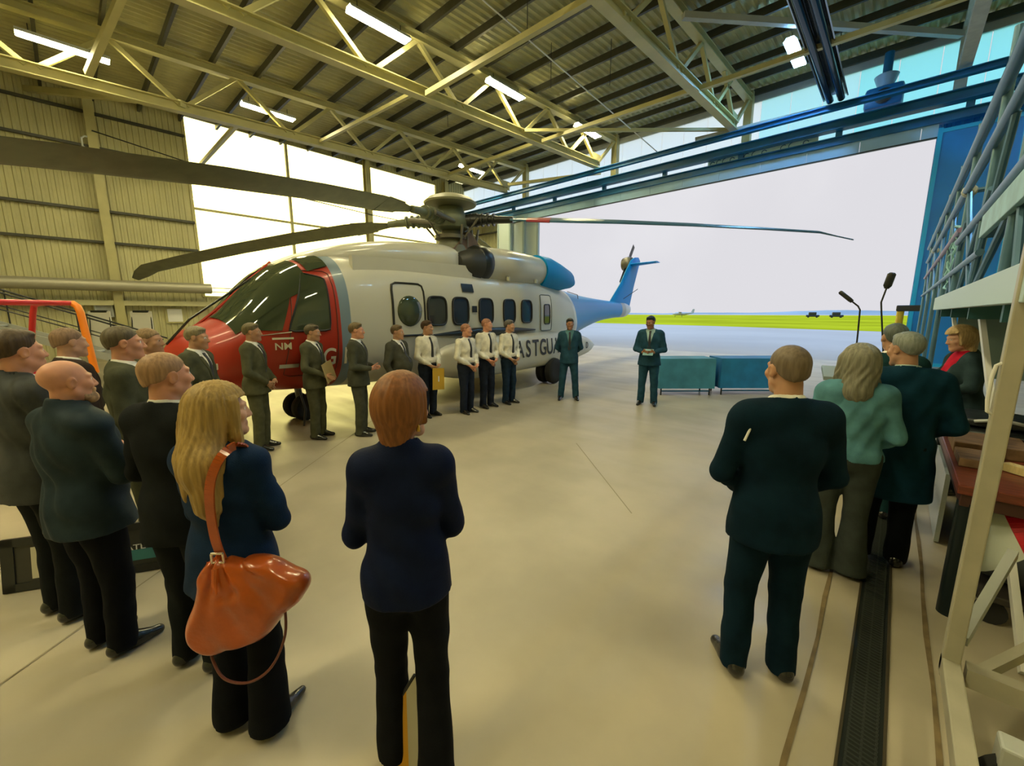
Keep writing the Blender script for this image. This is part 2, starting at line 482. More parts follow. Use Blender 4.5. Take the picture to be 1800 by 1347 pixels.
# ---- roof trusses, each its own thing; lamps hang from the top chords ----
BOT = [-8.8, -3.3, 0.2, 3.7, 7.24, 10.74, 14.2, 17.6, 20.1]
ZB, ZT = 9.72, 11.32
def truss(x, label, m, w=0.30, h=0.34):
    t = thing('roof_truss', label, 'roof truss', (x, 0, 0), 0, None)
    S3 = lambda x_, y_, z_: (x_, y_, z_ + SL(y_))
    MB().ibeam(S3(0, YB, ZB), S3(0, BOT[-1] + 0.15, ZB), w, h, 0.035).build('bottom_chord', m, t)
    MB().ibeam(S3(0, YB, ZT), S3(0, YW - 0.15, ZT), w, 0.26, 0.03).build('top_chord', m, t)
    for i, y in enumerate(BOT):
        for sgn in (-1, 1):
            yt = y + sgn * 1.72
            if yt < YB: continue
            yt = min(yt, YW - 0.3)
            MB().bar(S3(0, y + sgn * 0.12, ZB + 0.1), S3(0, yt, ZT - 0.1), 0.13, 0.13).build('web_member', m, t)
    MB().box((-0.16, YW - 0.42, 0 if x > 1 or x < -20.5 else 9.3), (0.16, YW - 0.1, ROOF - 0.1)).build('end_post', m, t)
    MB().box((-0.012, BOT[-1] - 0.35, ZB - 0.02), (0.012, BOT[-1] + 0.35, ZB + 0.5)).build('gusset', m, t)
    return t
truss(-12.65, 'cream steel roof truss crossing above the helicopter rotor', M_cream)
truss(-19.3, 'cream steel roof truss in front of the tall bright left window', M_cream)
truss(-6.0, 'cream steel roof truss over the middle of the open door', M_cream)
truss(0.62, 'grey steel roof truss above the scaffold and the right door jamb', mat('grey_cream_paint', (0.50, 0.51, 0.43), 0.45, var=0.08))
# purlins
for i, y in enumerate(np.arange(-8.3, 22.2, 1.45)):
    tag(MB().bar((XL + 0.05, y, ROOF - 0.17 + SL(y)), (XR - 0.05, y, ROOF - 0.17 + SL(y)), 0.09, 0.25).build('roof_purlin', M_purlin),
        'dark steel purlin under the ribbed roof sheets, one of many parallel ones', 'purlin', 'roof purlins')
# ties between bottom chords, at the two lines the photo shows
def tie(a, b, label, r=0.06, m=M_cream):
    a = (a[0], a[1], a[2] + SL(a[1])); b = (b[0], b[1], b[2] + SL(b[1]))
    tag(MB().bar(a, b, 2 * r, 2 * r).build('roof_tie', m), label, 'brace')
tie((-12.5, 9.2, ZB - 0.05), (-6.15, 9.3, ZB - 0.05), 'cream tie bar joining the rotor truss and middle truss, nearer of two', 0.08)
tie((-12.5, 15.4, ZB - 0.02), (-6.15, 15.6, ZB - 0.02), 'cream tie bar joining the rotor truss and middle truss, nearer the door', 0.07)
tie((-5.85, 15.7, ZB - 0.02), (0.47, 15.8, ZB - 0.02), 'cream tie bar from the middle truss to the grey truss, nearer the door', 0.07)
tie((-19.15, 15.4, ZB), (-12.8, 15.4, ZB), 'cream tie bar from the window truss to the rotor truss, nearer the door', 0.07)
tie((-19.15, 8.4, ZB), (-12.8, 8.9, ZB), 'cream tie bar from the window truss to the rotor truss, farther from the door', 0.06)
tie((-25.85, 5.4, ZB), (-19.45, 5.4, ZB), 'cream tie bar from the left wall to the window truss', 0.07)
tie((-5.85, 13.9, ZT - 0.2), (0.45, 21.6, ZT - 0.2), 'grey wind brace slanting from the middle truss to the grey truss under the roof', 0.09, M_greysteel)
tie((-12.5, 14.2, ZB + 0.1), (-6.1, 20.9, ZB + 0.1), 'cream wind brace slanting between the rotor truss and the door wall', 0.06)
tie((-19.2, 3.7, ZB + 0.1), (-25.8, 0.0, ZT), 'cream knee brace rising from the window truss to the left wall', 0.10)
tie((-18.9, 1.35, ZB + 0.15), (-16.0, 2.2, ROOF - 0.4), 'pale tube brace rising from the window truss to the roof', 0.09)
tie((-7.6, 20.2, 9.6), (-2.6, 21.9, 10.0), 'grey brace lying low over the door track beams', 0.10, M_greysteel)
tie((-18.6, 19.6, 9.8), (-13.4, 21.8, 9.8), 'cream brace lying low over the far end of the door tracks', 0.08)
# thin rod and hanging wires
tag(MB().tube([(-9.8, 8.2, 10.9), (-9.2, 19.9, 9.4)], 0.022, 6).build('steel_rod', M_white), 'thin pale rod slanting down from the roof to the door track', 'rod')
for (x, y) in ((-10.2, 13.0), (-8.6, 14.4), (-8.9, 10.2), (-15.4, 12.4)):
    tag(MB().tube([(x, y, 10.3 + SL(y)), (x, y, ROOF + 0.065 + SL(y))], 0.012, 5).build('hanging_wire', M_black), 'thin dark wire hanging from the roof between the trusses', 'wire', 'hanging wires')
tag(MB().tube([(-25.36, 1.65, 9.4), (-25.30, 6, 8.75), (-25.30, 10, 8.3), (-25.30, 14, 8.1), (-25.30, 17, 8.05), (-25.36, 20.2, 8.2)], 0.025, 6).build('cable', M_black), 'dark cable sagging across the tall left window', 'cable')
# twin dark glossy heater tubes
ht = thing('tube_heater', 'pair of dark glossy heater tubes running to the door head', 'heater', (-2.55, 8.0, 9.45))
Mg = mat('glossy_dark_tube', (0.03, 0.04, 0.04), 0.12, metal=0.6)
for sx_ in (-0.16, 0.16): MB().tube([(sx_, 0, 0.02), (sx_, 11.7, 0.02)], 0.11, 14).build('tube', Mg, ht, True)
MB().prism([(-0.36, 0.05), (-0.2, 0.22), (0.2, 0.22), (0.36, 0.05), (0.33, 0.04), (0.19, 0.19), (-0.19, 0.19), (-0.33, 0.04)], 0, 11.7).build('reflector', mat('reflector_steel', (0.35, 0.38, 0.38), 0.2, metal=0.8), ht)
for y in (0.5, 4.0, 7.6, 11.2): MB().tube([(0, y, 0.2), (0, y, ROOF - 9.45 + 0.02 + SL(y + 8))], 0.015, 6).build('hanger', M_black, ht)
# ceiling lamps
LAMP_PROTO = None
WARM, COOL = (1.0, 0.89, 0.50), (0.26, 0.60, 1.0)
def ceiling_light(x, y, z, label, length=1.9, rz=0.0, cool=False):
    global LAMP_PROTO
    if LAMP_PROTO is None:
        t = thing('ceiling_light', label, 'ceiling light', (x, y, z), rz)
        MB().prism([(-0.20, 0.0), (-0.12, 0.12), (0.12, 0.12), (0.20, 0.0), (0.18, 0.0), (0.10, 0.10), (-0.10, 0.10), (-0.18, 0.0)], -0.97, 0.97).build('housing', M_lightgrey, t)
        MB().box((-0.175, -0.95, -0.02), (0.175, 0.95, 0.03), 0.01).build('diffuser', mat('lamp_glow', (1, 1, 1), 0.5, emit=WARM, estr=LAMP_STRENGTH), t)
        for y_ in (-0.7, 0.7): MB().tube([(0, y_, 0.11), (0, y_, 0.34)], 0.012, 6).build('hanger', M_black, t)
        LAMP_PROTO = t
        return t
    t = copy_tree(LAMP_PROTO); t.location = (x, y, z); t.rotation_euler = (0, 0, rz)
    t['label'] = label
    if cool:
        for c_ in t.children:
            if c_.name.startswith('diffuser'):
                c_.data = c_.data.copy(); c_.data.materials[0] = mat('lamp_glow_cool', (1, 1, 1), 0.5, emit=COOL, estr=LAMP_STRENGTH * 1.15)
    return t
zl = ZT - 0.48
for x, y, lb in ((-12.25, 12.8, 'long ceiling light on the rotor truss, middle one of its row'),
                 (-12.25, 18.6, 'long ceiling light on the rotor truss, nearest the door'),
                 (-12.25, 7.4, 'ceiling light cut by the top of the picture above the helicopter'),
                 (-19.6, 6.6, 'ceiling light glaring above the tall left window'),
                 (-19.6, 17.6, 'small far ceiling light high in the corner by the door leaves'),
                 (-19.1, 0.95, 'large ceiling light in the upper left corner'),
                 (-3.65, 18.2, 'ceiling light beside the dark heater tubes'),
                 (-3.65, 5.0, 'ceiling light over the heads of the front rows'),
                 (-12.25, 1.5, 'ceiling light over the waiting crowd'),
                 (-3.65, -3.0, 'ceiling light behind the camera on the right'),
                 (-12.25, -4.5, 'ceiling light behind the camera on the left'),
                 (-8.0, -4.0, 'added light behind the camera over the centre, brightening the front floor'),  # unseen lamp added to lift the foreground floor
                 (-3.65, -7.0, 'added light by the back wall on the right, brightening the front floor'),  # second extra lamp out of view, put in for more warm light in front
                 (3.6, 12.0, 'ceiling light above the scaffold deck'),
                 (3.6, 3.0, 'ceiling light above the loaded table')):
    ceiling_light(x, y, (zl if x > -18 else zl - 0.35) + SL(y), lb, cool=(x > -5 and y > 10))
# heater cabinet on the wall above the door
hh = thing('unit_heater', 'dark unit heater with flue silhouetted against the strip above the door', 'heater', (-1.35, YW - 0.55, 9.45))
MB().box((-0.55, -0.3, 0.0), (0.55, 0.3, 0.75), 0.12).build('cabinet', M_bluedark, hh, True)
MB().lathe([(0.22, 0.75), (0.30, 0.95), (0.36, 1.12), (0.30, 1.16), (0.1, 1.2)], 20).build('hood', M_fascia, hh, True)
MB().tube([(0.0, 0, 1.18), (0.0, 0, 1.9)], 0.14, 14).build('flue', M_bluedark, hh, True)
MB().lathe([(0.24, 0), (0.26, 0.03), (0.2, 0.05), (0.05, 0.03)], 20, Matrix.Translation((0, -0.3, 0.36)) @ Matrix.Rotation(R(90), 4, 'X')).build('fan_grille', M_black, hh, True)
MB().box((-0.3, 0.28, 0.3), (0.3, 0.57, 0.5)).build('bracket', M_black, hh)
# scribbles of lettering seen through the gap under the tracks: curved strokes of a banner behind it
bn = thing('hanging_banner', 'pale banner behind the door track with dark half-hidden curly lettering', 'banner', (-5.0, YD + 0.08, 8.51))
MB().box((-2.2, -0.005, 0.0), (1.9, 0.005, 0.28)).build('sheet', mat('banner_pale', (0.62, 0.9, 0.92), 0.6), bn)
st = MB()
for i, x in enumerate((-2.0, -1.72, -1.45, -1.18, -0.6, -0.28, 0.05, 0.75, 1.05, 1.5)):
    rr = 0.09 + 0.02 * (i % 3)
    a0 = (0.2, 0.9, 1.6)[i % 3]
    st.tube([(x + rr * math.cos(a0 + k * 0.45), -0.012, 0.10 + rr * math.sin(a0 + k * 0.45)) for k in range(9)], 0.016, 5)
st.build('lettering', M_bluedark, bn)

# ---- floor: drain, brown strips, joints ----
def strip(pts, w, name, m, z=0.004):
    V, F = [], []
    for i, (x, y) in enumerate(pts):
        a = pts[max(0, i - 1)]; b = pts[min(len(pts) - 1, i + 1)]
        d = Vector((b[0] - a[0], b[1] - a[1], 0)).normalized(); n_ = Vector((-d.y, d.x, 0))
        ww = w * (1 + 0.25 * math.sin(i * 2.3)) if len(pts) > 3 else w
        V += [Vector((x, y, z)) + n_ * ww / 2, Vector((x, y, z)) - n_ * ww / 2]
    for i in range(len(pts) - 1): F.append((2 * i, 2 * i + 1, 2 * i + 3, 2 * i + 2))
    return raw_mesh(name, V, F, m)
def wavy(x0, y0, x1, y1, n, amp):
    return [(x0 + (x1 - x0) * i / n + amp * math.sin(i * 1.7), y0 + (y1 - y0) * i / n) for i in range(n + 1)]
struct(strip(wavy(-0.13, 0.5, -0.24, 19.5, 40, 0.008), 0.022, 'floor_marking', M_brown))
struct(strip(wavy(0.36, 0.5, 0.30, 19.5, 40, 0.006), 0.022, 'floor_marking', M_brown))
for a, b in (((-2.2, -1.7), (-6.9, 3.65)), ((-3.35, 5.02), (-1.7, 3.55)), ((-13.0, 3.4), (-19, 9.5))):
    struct(strip([a, ((a[0] + b[0]) / 2, (a[1] + b[1]) / 2), b], 0.012, 'floor_joint', mat('joint_faint', (0.28, 0.24, 0.165), 0.8)))
dr = thing('floor_drain', 'black grated drain channel running along the floor to the door', 'drain', (0, 0, 0))
MB().box((0.025, 0.4, 0.001), (0.175, 19.5, 0.006)).build('channel', mat('drain_black', (0.015, 0.018, 0.016), 0.35), dr)
gr = MB()
for x in (0.05, 0.10, 0.15): gr.box((x - 0.004, 0.85, 0.006), (x + 0.004, 9.5, 0.0095))
for i in range(330):
    y = 0.9 + i * 0.026
    gr.bar((0.045, y, 0.009), (0.155, y - 0.02, 0.009), 0.009, 0.006)
gr.build('grating', mat('grate_steel', (0.09, 0.10, 0.09), 0.35, metal=0.7), dr)
ed = MB()
for x in (0.022, 0.178): ed.box((x - 0.006, 0.4, 0.0), (x + 0.006, 19.5, 0.010))
ed.build('edge_angle', mat('edge_brass', (0.10, 0.08, 0.05), 0.4, metal=0.5), dr)
# ================================================================== HELICOPTER (local x = aft, -y = the side facing us, z up; origin on the floor under the nose wheel)
HL = thing('helicopter', 'large rescue helicopter with red nose, white cabin and blue tail parked inside the hangar', 'helicopter', (-7.93, 2.76, 0), R(95))
SEC = [  # s, half width, z bottom, z top, exponent
    (-1.86, 0.06, 1.28, 1.44, 2.0), (-1.75, 0.34, 1.02, 1.60, 2.0), (-1.50, 0.62, 0.84, 1.74, 2.1), (-1.20, 0.83, 0.74, 1.92, 2.2),
    (-0.85, 1.00, 0.68, 2.30, 2.3), (-0.50, 1.10, 0.64, 2.62, 2.5), (-0.10, 1.17, 0.62, 2.84, 2.7), (0.30, 1.20, 0.60, 2.96, 2.9),
    (1.0, 1.22, 0.57, 3.02, 3.1), (3.0, 1.22, 0.55, 3.04, 3.2), (5.8, 1.22, 0.55, 3.02, 3.2), (6.6, 1.20, 0.60, 2.98, 3.0),
    (7.4, 1.12, 0.72, 2.90, 2.8), (8.3, 0.92, 0.92, 2.76, 2.6), (9.4, 0.70, 1.12, 2.64, 2.4), (10.6, 0.52, 1.38, 2.55, 2.3),
    (12.0, 0.38, 1.62, 2.48, 2.2), (13.6, 0.27, 1.74, 2.42, 2.2), (14.8, 0.19, 1.80, 2.36, 2.1), (15.3, 0.06, 1.95, 2.25, 2.0)]
_ss = np.array([q[0] for q in SEC])
def _herm(x, xs, ys):
    m = np.gradient(ys, xs)
    d = np.diff(ys) / np.diff(xs)
    for i in range(len(d)):
        if d[i] == 0: m[i] = m[i + 1] = 0
    i = int(np.clip(np.searchsorted(xs, x) - 1, 0, len(xs) - 2))
    h = xs[i + 1] - xs[i]; t = (x - xs[i]) / h
    return ((2 * t**3 - 3 * t**2 + 1) * ys[i] + (t**3 - 2 * t**2 + t) * h * m[i] + (-2 * t**3 + 3 * t**2) * ys[i + 1] + (t**3 - t**2) * h * m[i + 1])
def hull(s):
    return [_herm(s, _ss, np.array([q[k] for q in SEC])) for k in range(1, 5)]
def hull_y(s, z):
    hw, zb, zt, n = hull(s); zc, hz = (zb + zt) / 2, (zt - zb) / 2
    u = min(0.9999, abs((z - zc) / hz))
    return hw * (1 - u ** n) ** (1 / n)
def hull_pt(s, th):
    "th: angle from straight up, + towards -y (our side)"
    hw, zb, zt, n = hull(s); zc, hz = (zb + zt) / 2, (zt - zb) / 2
    c, q = math.cos(th), math.sin(th)
    return Vector((s, -hw * math.copysign(abs(q) ** (2 / n), q), zc + hz * math.copysign(abs(c) ** (2 / n), c)))
def loft(fn, ss, n=48, name='part', m=None, parent=None, close=True):
    V, F = [], []
    for s in ss:
        for k in range(n): V.append(fn(s, 2 * math.pi * k / n))
    for i in range(len(ss) - 1):
        for k in range(n): F.append((i * n + k, (i + 1) * n + k, (i + 1) * n + (k + 1) % n, i * n + (k + 1) % n))
    if close: F.append(tuple(range(n))); F.append(tuple(range(len(ss) * n - 1, (len(ss) - 1) * n - 1, -1)))
    b = MB(); b.V = V; b.F = F
    return b.build(name, m, parent, True)
# paint scheme of the fuselage: red nose, grey-blue band, white cabin, blue tail above a slanting edge, pale tail end
def paint_mat():
    m = bpy.data.materials.new('helicopter_paint'); m.use_nodes = True
    t = m.node_tree; b = t.nodes['Principled BSDF']
    co = _n(t, 'ShaderNodeTexCoord'); sp = _n(t, 'ShaderNodeSeparateXYZ'); t.links.new(co.outputs['Object'], sp.inputs[0])
    x, y, z = sp.outputs
    edge = _math(t, 'SUBTRACT', x, _math(t, 'MULTIPLY', z, -0.02))
    c = _mix(t, _math(t, 'GREATER_THAN', edge, 0.26), (0.42, 0.035, 0.018), (0.20, 0.27, 0.33))
    c = _mix(t, _math(t, 'GREATER_THAN', edge, 0.44), c, (0.57, 0.55, 0.47))
    tail = _math(t, 'ADD', x, _math(t, 'MULTIPLY', z, 0.62))
    c = _mix(t, _math(t, 'GREATER_THAN', tail, 9.78), c, (0.72, 0.74, 0.74))
    c = _mix(t, _math(t, 'GREATER_THAN', tail, 9.98), c, (0.0, 0.26, 0.66))
    c = _mix(t, _math(t, 'GREATER_THAN', x, 13.9), c, (0.44, 0.44, 0.42))
    c = _mix(t, _math(t, 'GREATER_THAN', x, 14.35), c, (0.62, 0.64, 0.64))
    t.links.new(c, b.inputs['Base Color'])
    b.inputs['Roughness'].default_value = 0.38; b.inputs['Specular IOR Level'].default_value = 0.35; b.inputs['Coat Weight'].default_value = 0.12; b.inputs['Coat Roughness'].default_value = 0.06
    MATS['helicopter_paint'] = m
    return m
HP = paint_mat()
HW = mat('helicopter_white', (0.57, 0.55, 0.47), 0.3, coat=0.3, var=0.04, vscale=1.0)
HB = mat('helicopter_blue', (0.0, 0.26, 0.66), 0.45, spec=0.2)
HR = mat('helicopter_red', (0.42, 0.035, 0.018), 0.3, coat=0.3)
HG = mat('cockpit_glass', (0.045, 0.06, 0.035), 0.05, spec=0.8)
HGF = mat('cabin_glass', (0.03, 0.035, 0.04), 0.06, spec=0.8)
HS = mat('window_seal', (0.012, 0.012, 0.012), 0.5)
HK = mat('helicopter_black', (0.012, 0.014, 0.013), 0.35)
HM = mat('rotor_olive', (0.11, 0.125, 0.075), 0.5, var=0.15, vscale=5)
HX = mat('rotor_metal', (0.16, 0.15, 0.12), 0.4, metal=0.6)
RUB = mat('tyre_rubber', (0.012, 0.012, 0.012), 0.75)
loft(hull_pt, list(np.concatenate([np.linspace(-1.86, -1.2, 9), np.linspace(-1.1, 0.9, 17), np.linspace(1.2, 6, 17), np.linspace(6.2, 15.3, 36)])), 64, 'fuselage', HP, HL)

def hull_panel(name, corners, m, parent, off=0.012, nu=14, nv=12, rnd=0.0, thick=0.0):
    "panel that follows our side of the fuselage; corners (s,z): front-bottom, rear-bottom, rear-top, front-top"
    V, F = [], []
    for j in range(nv + 1):
        for i in range(nu + 1):
            u, v = i / nu, j / nv
            if rnd:
                a, c = 2 * u - 1, 2 * v - 1
                r_ = rnd
                k = max(abs(a), abs(c))
                if k > 0:
                    p = 2 / r_ if r_ else 20
                    f = k / ((abs(a) ** p + abs(c) ** p) ** (1 / p))
                    a, c = a * f, c * f
                u, v = (a + 1) / 2, (c + 1) / 2
            s = (1 - v) * ((1 - u) * corners[0][0] + u * corners[1][0]) + v * ((1 - u) * corners[3][0] + u * corners[2][0])
            z = (1 - v) * ((1 - u) * corners[0][1] + u * corners[1][1]) + v * ((1 - u) * corners[3][1] + u * corners[2][1])
            V.append((s, -hull_y(s, z) - off, z))
    for j in range(nv):
        for i in range(nu):
            a = j * (nu + 1) + i
            F.append((a, a + 1, a + nu + 2, a + nu + 1))
    o = raw_mesh(name, V, F, m, parent, True)
    return o
def rect_corners(s0, s1, z0, z1): return [(s0, z0), (s1, z0), (s1, z1), (s0, z1)]
def outline(name, corners, w, m, parent, off=0.02, rnd=0.35):
    "a rounded seal line round a panel, as a thin tube lying on the skin"
    pts = []
    n = 40
    for i in range(n + 1):
        a = 2 * math.pi * i / n
        p = 2 / rnd
        ca, sa = math.cos(a), math.sin(a)
        k = 1 / ((abs(ca) ** p + abs(sa) ** p) ** (1 / p))
        u, v = (ca * k + 1) / 2, (sa * k + 1) / 2
        s = (1 - v) * ((1 - u) * corners[0][0] + u * corners[1][0]) + v * ((1 - u) * corners[3][0] + u * corners[2][0])
        z = (1 - v) * ((1 - u) * corners[0][1] + u * corners[1][1]) + v * ((1 - u) * corners[3][1] + u * corners[2][1])
        pts.append((s, -hull_y(s, z) - off * 0.5, z))
    return MB().tube(pts, w, 6, caps=False).build(name, m, parent, True, fix=False)
# windscreens (both sides) and side windows
def th_patch(name, s0, s1, t0, t1, m, skew=0.0, off=0.012, n=12):
    V, F = [], []
    for i in range(n + 1):
        for j in range(n + 1):
            u, v = i / n, j / n
            s = s0 + (s1 - s0) * u + skew * v * (1 - u)
            th = R(t0 + (t1 - t0) * v)
            p = hull_pt(s, th); zc = (hull(s)[1] + hull(s)[2]) / 2
            d = Vector((0, p.y, p.z - zc)).normalized(); d = (d + Vector((-0.4, 0, 0))).normalized()
            V.append(p + d * off)
    for i in range(n):
        for j in range(n): F.append((i * (n + 1) + j, i * (n + 1) + j + 1, (i + 1) * (n + 1) + j + 1, (i + 1) * (n + 1) + j))
    return raw_mesh(name, V, F, m, HL, True)
for sg in (1, -1):
    th_patch('windscreen', -1.28, -0.18, sg * 3, sg * 63, HG, 0.10, off=0.02)
    th_patch('eyebrow_window', -0.12, 0.20, sg * 12, sg * 44, HG, 0, off=0.02, n=6)
def mirror_panel(name, corners, m, **k):
    o = hull_panel(name, corners, m, HL, **k)
    c = o.copy(); c.data = o.data.copy(); COL.objects.link(c); c.parent = HL
    for v in c.data.vertices: v.co.y = -v.co.y
    c.data.flip_normals()
    return o
mirror_panel('side_window', [(-1.10, 1.70), (-0.66, 1.68), (-0.36, 2.52), (-0.56, 2.45)], HG, off=0.016)
mirror_panel('side_window', [(-0.58, 1.67), (0.04, 1.67), (0.06, 2.50), (-0.22, 2.58)], HG, off=0.016)
outline('window_frame', [(-0.58, 1.67), (0.04, 1.67), (0.06, 2.50), (-0.22, 2.58)], 0.016, HS, HL, rnd=0.12)
# white reflection on the cockpit glass, painted as a pale panel
hull_panel('glass_reflection', [(-1.02, 2.02), (-0.78, 2.02), (-0.66, 2.16), (-0.92, 2.16)], HW, HL, off=0.026, nu=4, nv=4)
# cockpit door outline, handle, step, red stripe details
outline('door_seam', [(-0.66, 0.95), (0.16, 0.95), (0.16, 2.62), (-0.40, 2.62)], 0.006, mat('seam', (0.10, 0.04, 0.03), 0.6), HL, rnd=0.14)
hull_panel('door_handle', rect_corners(-0.72, -0.45, 1.10, 1.16), mat('bare_metal', (0.6, 0.6, 0.55), 0.3, metal=0.7), HL, off=0.03, nu=4, nv=2)
MB().tube([(-1.05, -hull_y(-1.05, 1.6) - 0.01, 1.60), (-0.55, -hull_y(-0.55, 1.68) - 0.05, 1.66)], 0.008, 6).build('pitot_probe', MATS['bare_metal'], HL)
MB().tube([(-1.83, -0.02, 1.5), (-1.6, -0.35, 1.86), (-0.85, -0.62, 2.46)], 0.016, 6).build('wiper_arm', HK, HL)
MB().tube([(-1.7, 0.0, 1.55), (-1.18, 0.0, 1.98), (-0.3, 0.0, 2.80)], 0.02, 6).build('centre_post', HR, HL)
# forward cabin door with round bubble window
fd = hull_panel('cabin_door', rect_corners(1.24, 1.98, 1.52, 2.50), HW, HL, off=0.015, rnd=0.22)
outline('door_seal', rect_corners(1.24, 1.98, 1.52, 2.50), 0.020, HS, fd, off=0.04, rnd=0.22)
bub = MB()
cz, cs_ = 1.98, 1.62
prof = [(0.29 * math.cos(a), 0.07 * math.sin(a)) for a in np.linspace(0, math.pi / 2 - 0.02, 8)]
bub.lathe(prof, 28, Matrix.Translation((cs_, -hull_y(cs_, cz) - 0.012, cz)) @ Matrix.Rotation(R(90), 4, 'X'))
bub.build('bubble_window', HG, fd, True)
# cabin windows
for i, (s, w) in enumerate(((2.31, 0.50), (2.98, 0.48), (3.81, 0.48), (4.68, 0.46), (5.41, 0.46))):
    c = rect_corners(s - w / 2, s + w / 2, 1.70, 2.27)
    o = hull_panel('cabin_window', c, HGF, HL, off=0.016, rnd=0.45)
    outline('window_seal', c, 0.022, HS, o, off=0.045, rnd=0.45)
# rear service door with its window
rd = hull_panel('service_door', rect_corners(6.08, 6.66, 1.46, 2.44), HW, HL, off=0.014, rnd=0.12)
outline('door_seal', rect_corners(6.08, 6.66, 1.46, 2.44), 0.014, mat('seam_grey', (0.12, 0.14, 0.15), 0.5), rd, off=0.03, rnd=0.12)
c = rect_corners(6.24, 6.55, 1.64, 2.18)
o = hull_panel('cabin_window', c, HGF, rd, off=0.022, rnd=0.3); outline('window_seal', c, 0.016, HS, rd, off=0.05, rnd=0.3)
# little vents and ports
for s0, s1, z0, z1 in ((3.08, 3.44, 2.40, 2.58), (3.34, 3.50, 1.96, 2.10)):
    hull_panel('vent', rect_corners(s0, s1, z0, z1), HK, HL, off=0.02, nu=3, nv=3)
MB().tube([(2.2, -hull_y(2.2, 1.5) - 0.02, 1.50), (3.4, -hull_y(3.4, 1.5) - 0.05, 1.52), (4.6, -hull_y(4.6, 1.5) - 0.05, 1.52), (5.8, -hull_y(5.8, 1.5) - 0.02, 1.50)], [0.02, 0.10, 0.09, 0.02], 10).build('flotation_pack', HK, HL, True)
MB().tube([(8.3, -0.75, 2.62), (9.2, -0.62, 2.55), (9.1, -0.70, 2.42)], 0.012, 5).build('antenna_wire', HK, HL)
# roof fairing over gearbox and engines
CSEC = [(-0.35, 0.20, 2.72, 2.76), (0.2, 0.55, 2.70, 3.00), (1.0, 0.80, 2.70, 3.24), (2.2, 0.92, 2.70, 3.42), (3.2, 0.96, 2.70, 3.46), (3.7, 0.60, 2.70, 3.42), (4.3, 0.62, 2.70, 3.50), (5.6, 0.70, 2.65, 3.52), (6.4, 0.66, 2.6, 3.46), (7.6, 0.30, 2.55, 3.05), (8.2, 0.08, 2.5, 2.8)]
_cs = np.array([q[0] for q in CSEC])
def cowl(s, th):
    hw, zb, zt = [_herm(s, _cs, np.array([q[k] for q in CSEC])) for k in (1, 2, 3)]
    zc, hz = (zb + zt) / 2, (zt - zb) / 2
    n = 3.0
    return Vector((s, -hw * math.copysign(abs(math.sin(th)) ** (2 / n), math.sin(th)), zc + hz * math.copysign(abs(math.cos(th)) ** (2 / n), math.cos(th))))
loft(cowl, list(np.linspace(-0.35, 8.2, 50)), 40, 'roof_fairing', HW, HL)
MB().bar((0.6, -0.98, 2.80), (3.55, -1.0, 2.86), 0.10, 0.26).build('fairing_step', HW, HL)
# engine pods
for sg in (-1, 1):
    def pod(s, th, sg=sg):
        t = (s - 4.0) / 2.4
        r = 0.40 + 0.05 * math.sin(max(0, min(1, t)) * math.pi)
        return Vector((s, sg * 0.78 + r * math.sin(th), 3.10 + r * math.cos(th) * 0.98))
    loft(pod, list(np.linspace(4.05, 6.45, 18)), 32, 'engine_pod', HW, HL)
    ik = MB()
    M = Matrix.Translation((3.92, sg * 0.80, 3.10)) @ Matrix.Rotation(R(90), 4, 'Y')
    ik.lathe([(0.30, -0.10), (0.40, -0.05), (0.425, 0.05), (0.42, 0.22), (0.40, 0.26)], 30, M)
    i1 = ik.build('engine_intake', HK, HL, True)
    sn = MB()
    prof = [(0.02, -0.62), (0.16, -0.58), (0.27, -0.42), (0.34, -0.2), (0.36, 0.0)]
    sn.lathe(prof, 26, Matrix.Translation((3.86, sg * 0.86, 3.06)) @ Matrix.Rotation(R(90), 4, 'Y'))
    sn.build('intake_screen', mat('intake_dark', (0.03, 0.03, 0.025), 0.5), i1, True)
    ex = MB()
    V, F = [], []
    n = 28
    for (s, r, zc, yc) in ((6.42, 0.455, 3.10, 0.78), (6.9, 0.46, 3.08, 0.80), (7.4, 0.40, 3.02, 0.84), (7.9, 0.27, 2.98, 0.92), (8.05, 0.20, 2.97, 0.94), (7.9, 0.16, 2.98, 0.93)):
        for k in range(n):
            a = 2 * math.pi * k / n
            V.append((s + 0.18 * max(0, -math.cos(a)) * (s > 7), sg * yc + r * math.sin(a), zc + r * math.cos(a)))
    for i in range(5):
        for k in range(n): F.append((i * n + k, (i + 1) * n + k, (i + 1) * n + (k + 1) % n, i * n + (k + 1) % n))
    F.append(tuple(range(n))); F.append(tuple(range(6 * n - 1, 5 * n - 1, -1)))
    ex.add(V, F); ex.build('exhaust_cowl', HB, HL, True)
for s in (4.7, 5.9):
    MB().lathe([(0.02, 0), (0.05, 0.02), (0.05, 0.10), (0.02, 0.12)], 12, Matrix.Translation((s, -1.17, 2.72))).build('fairing_lug', MATS['bare_metal'], HL, True)
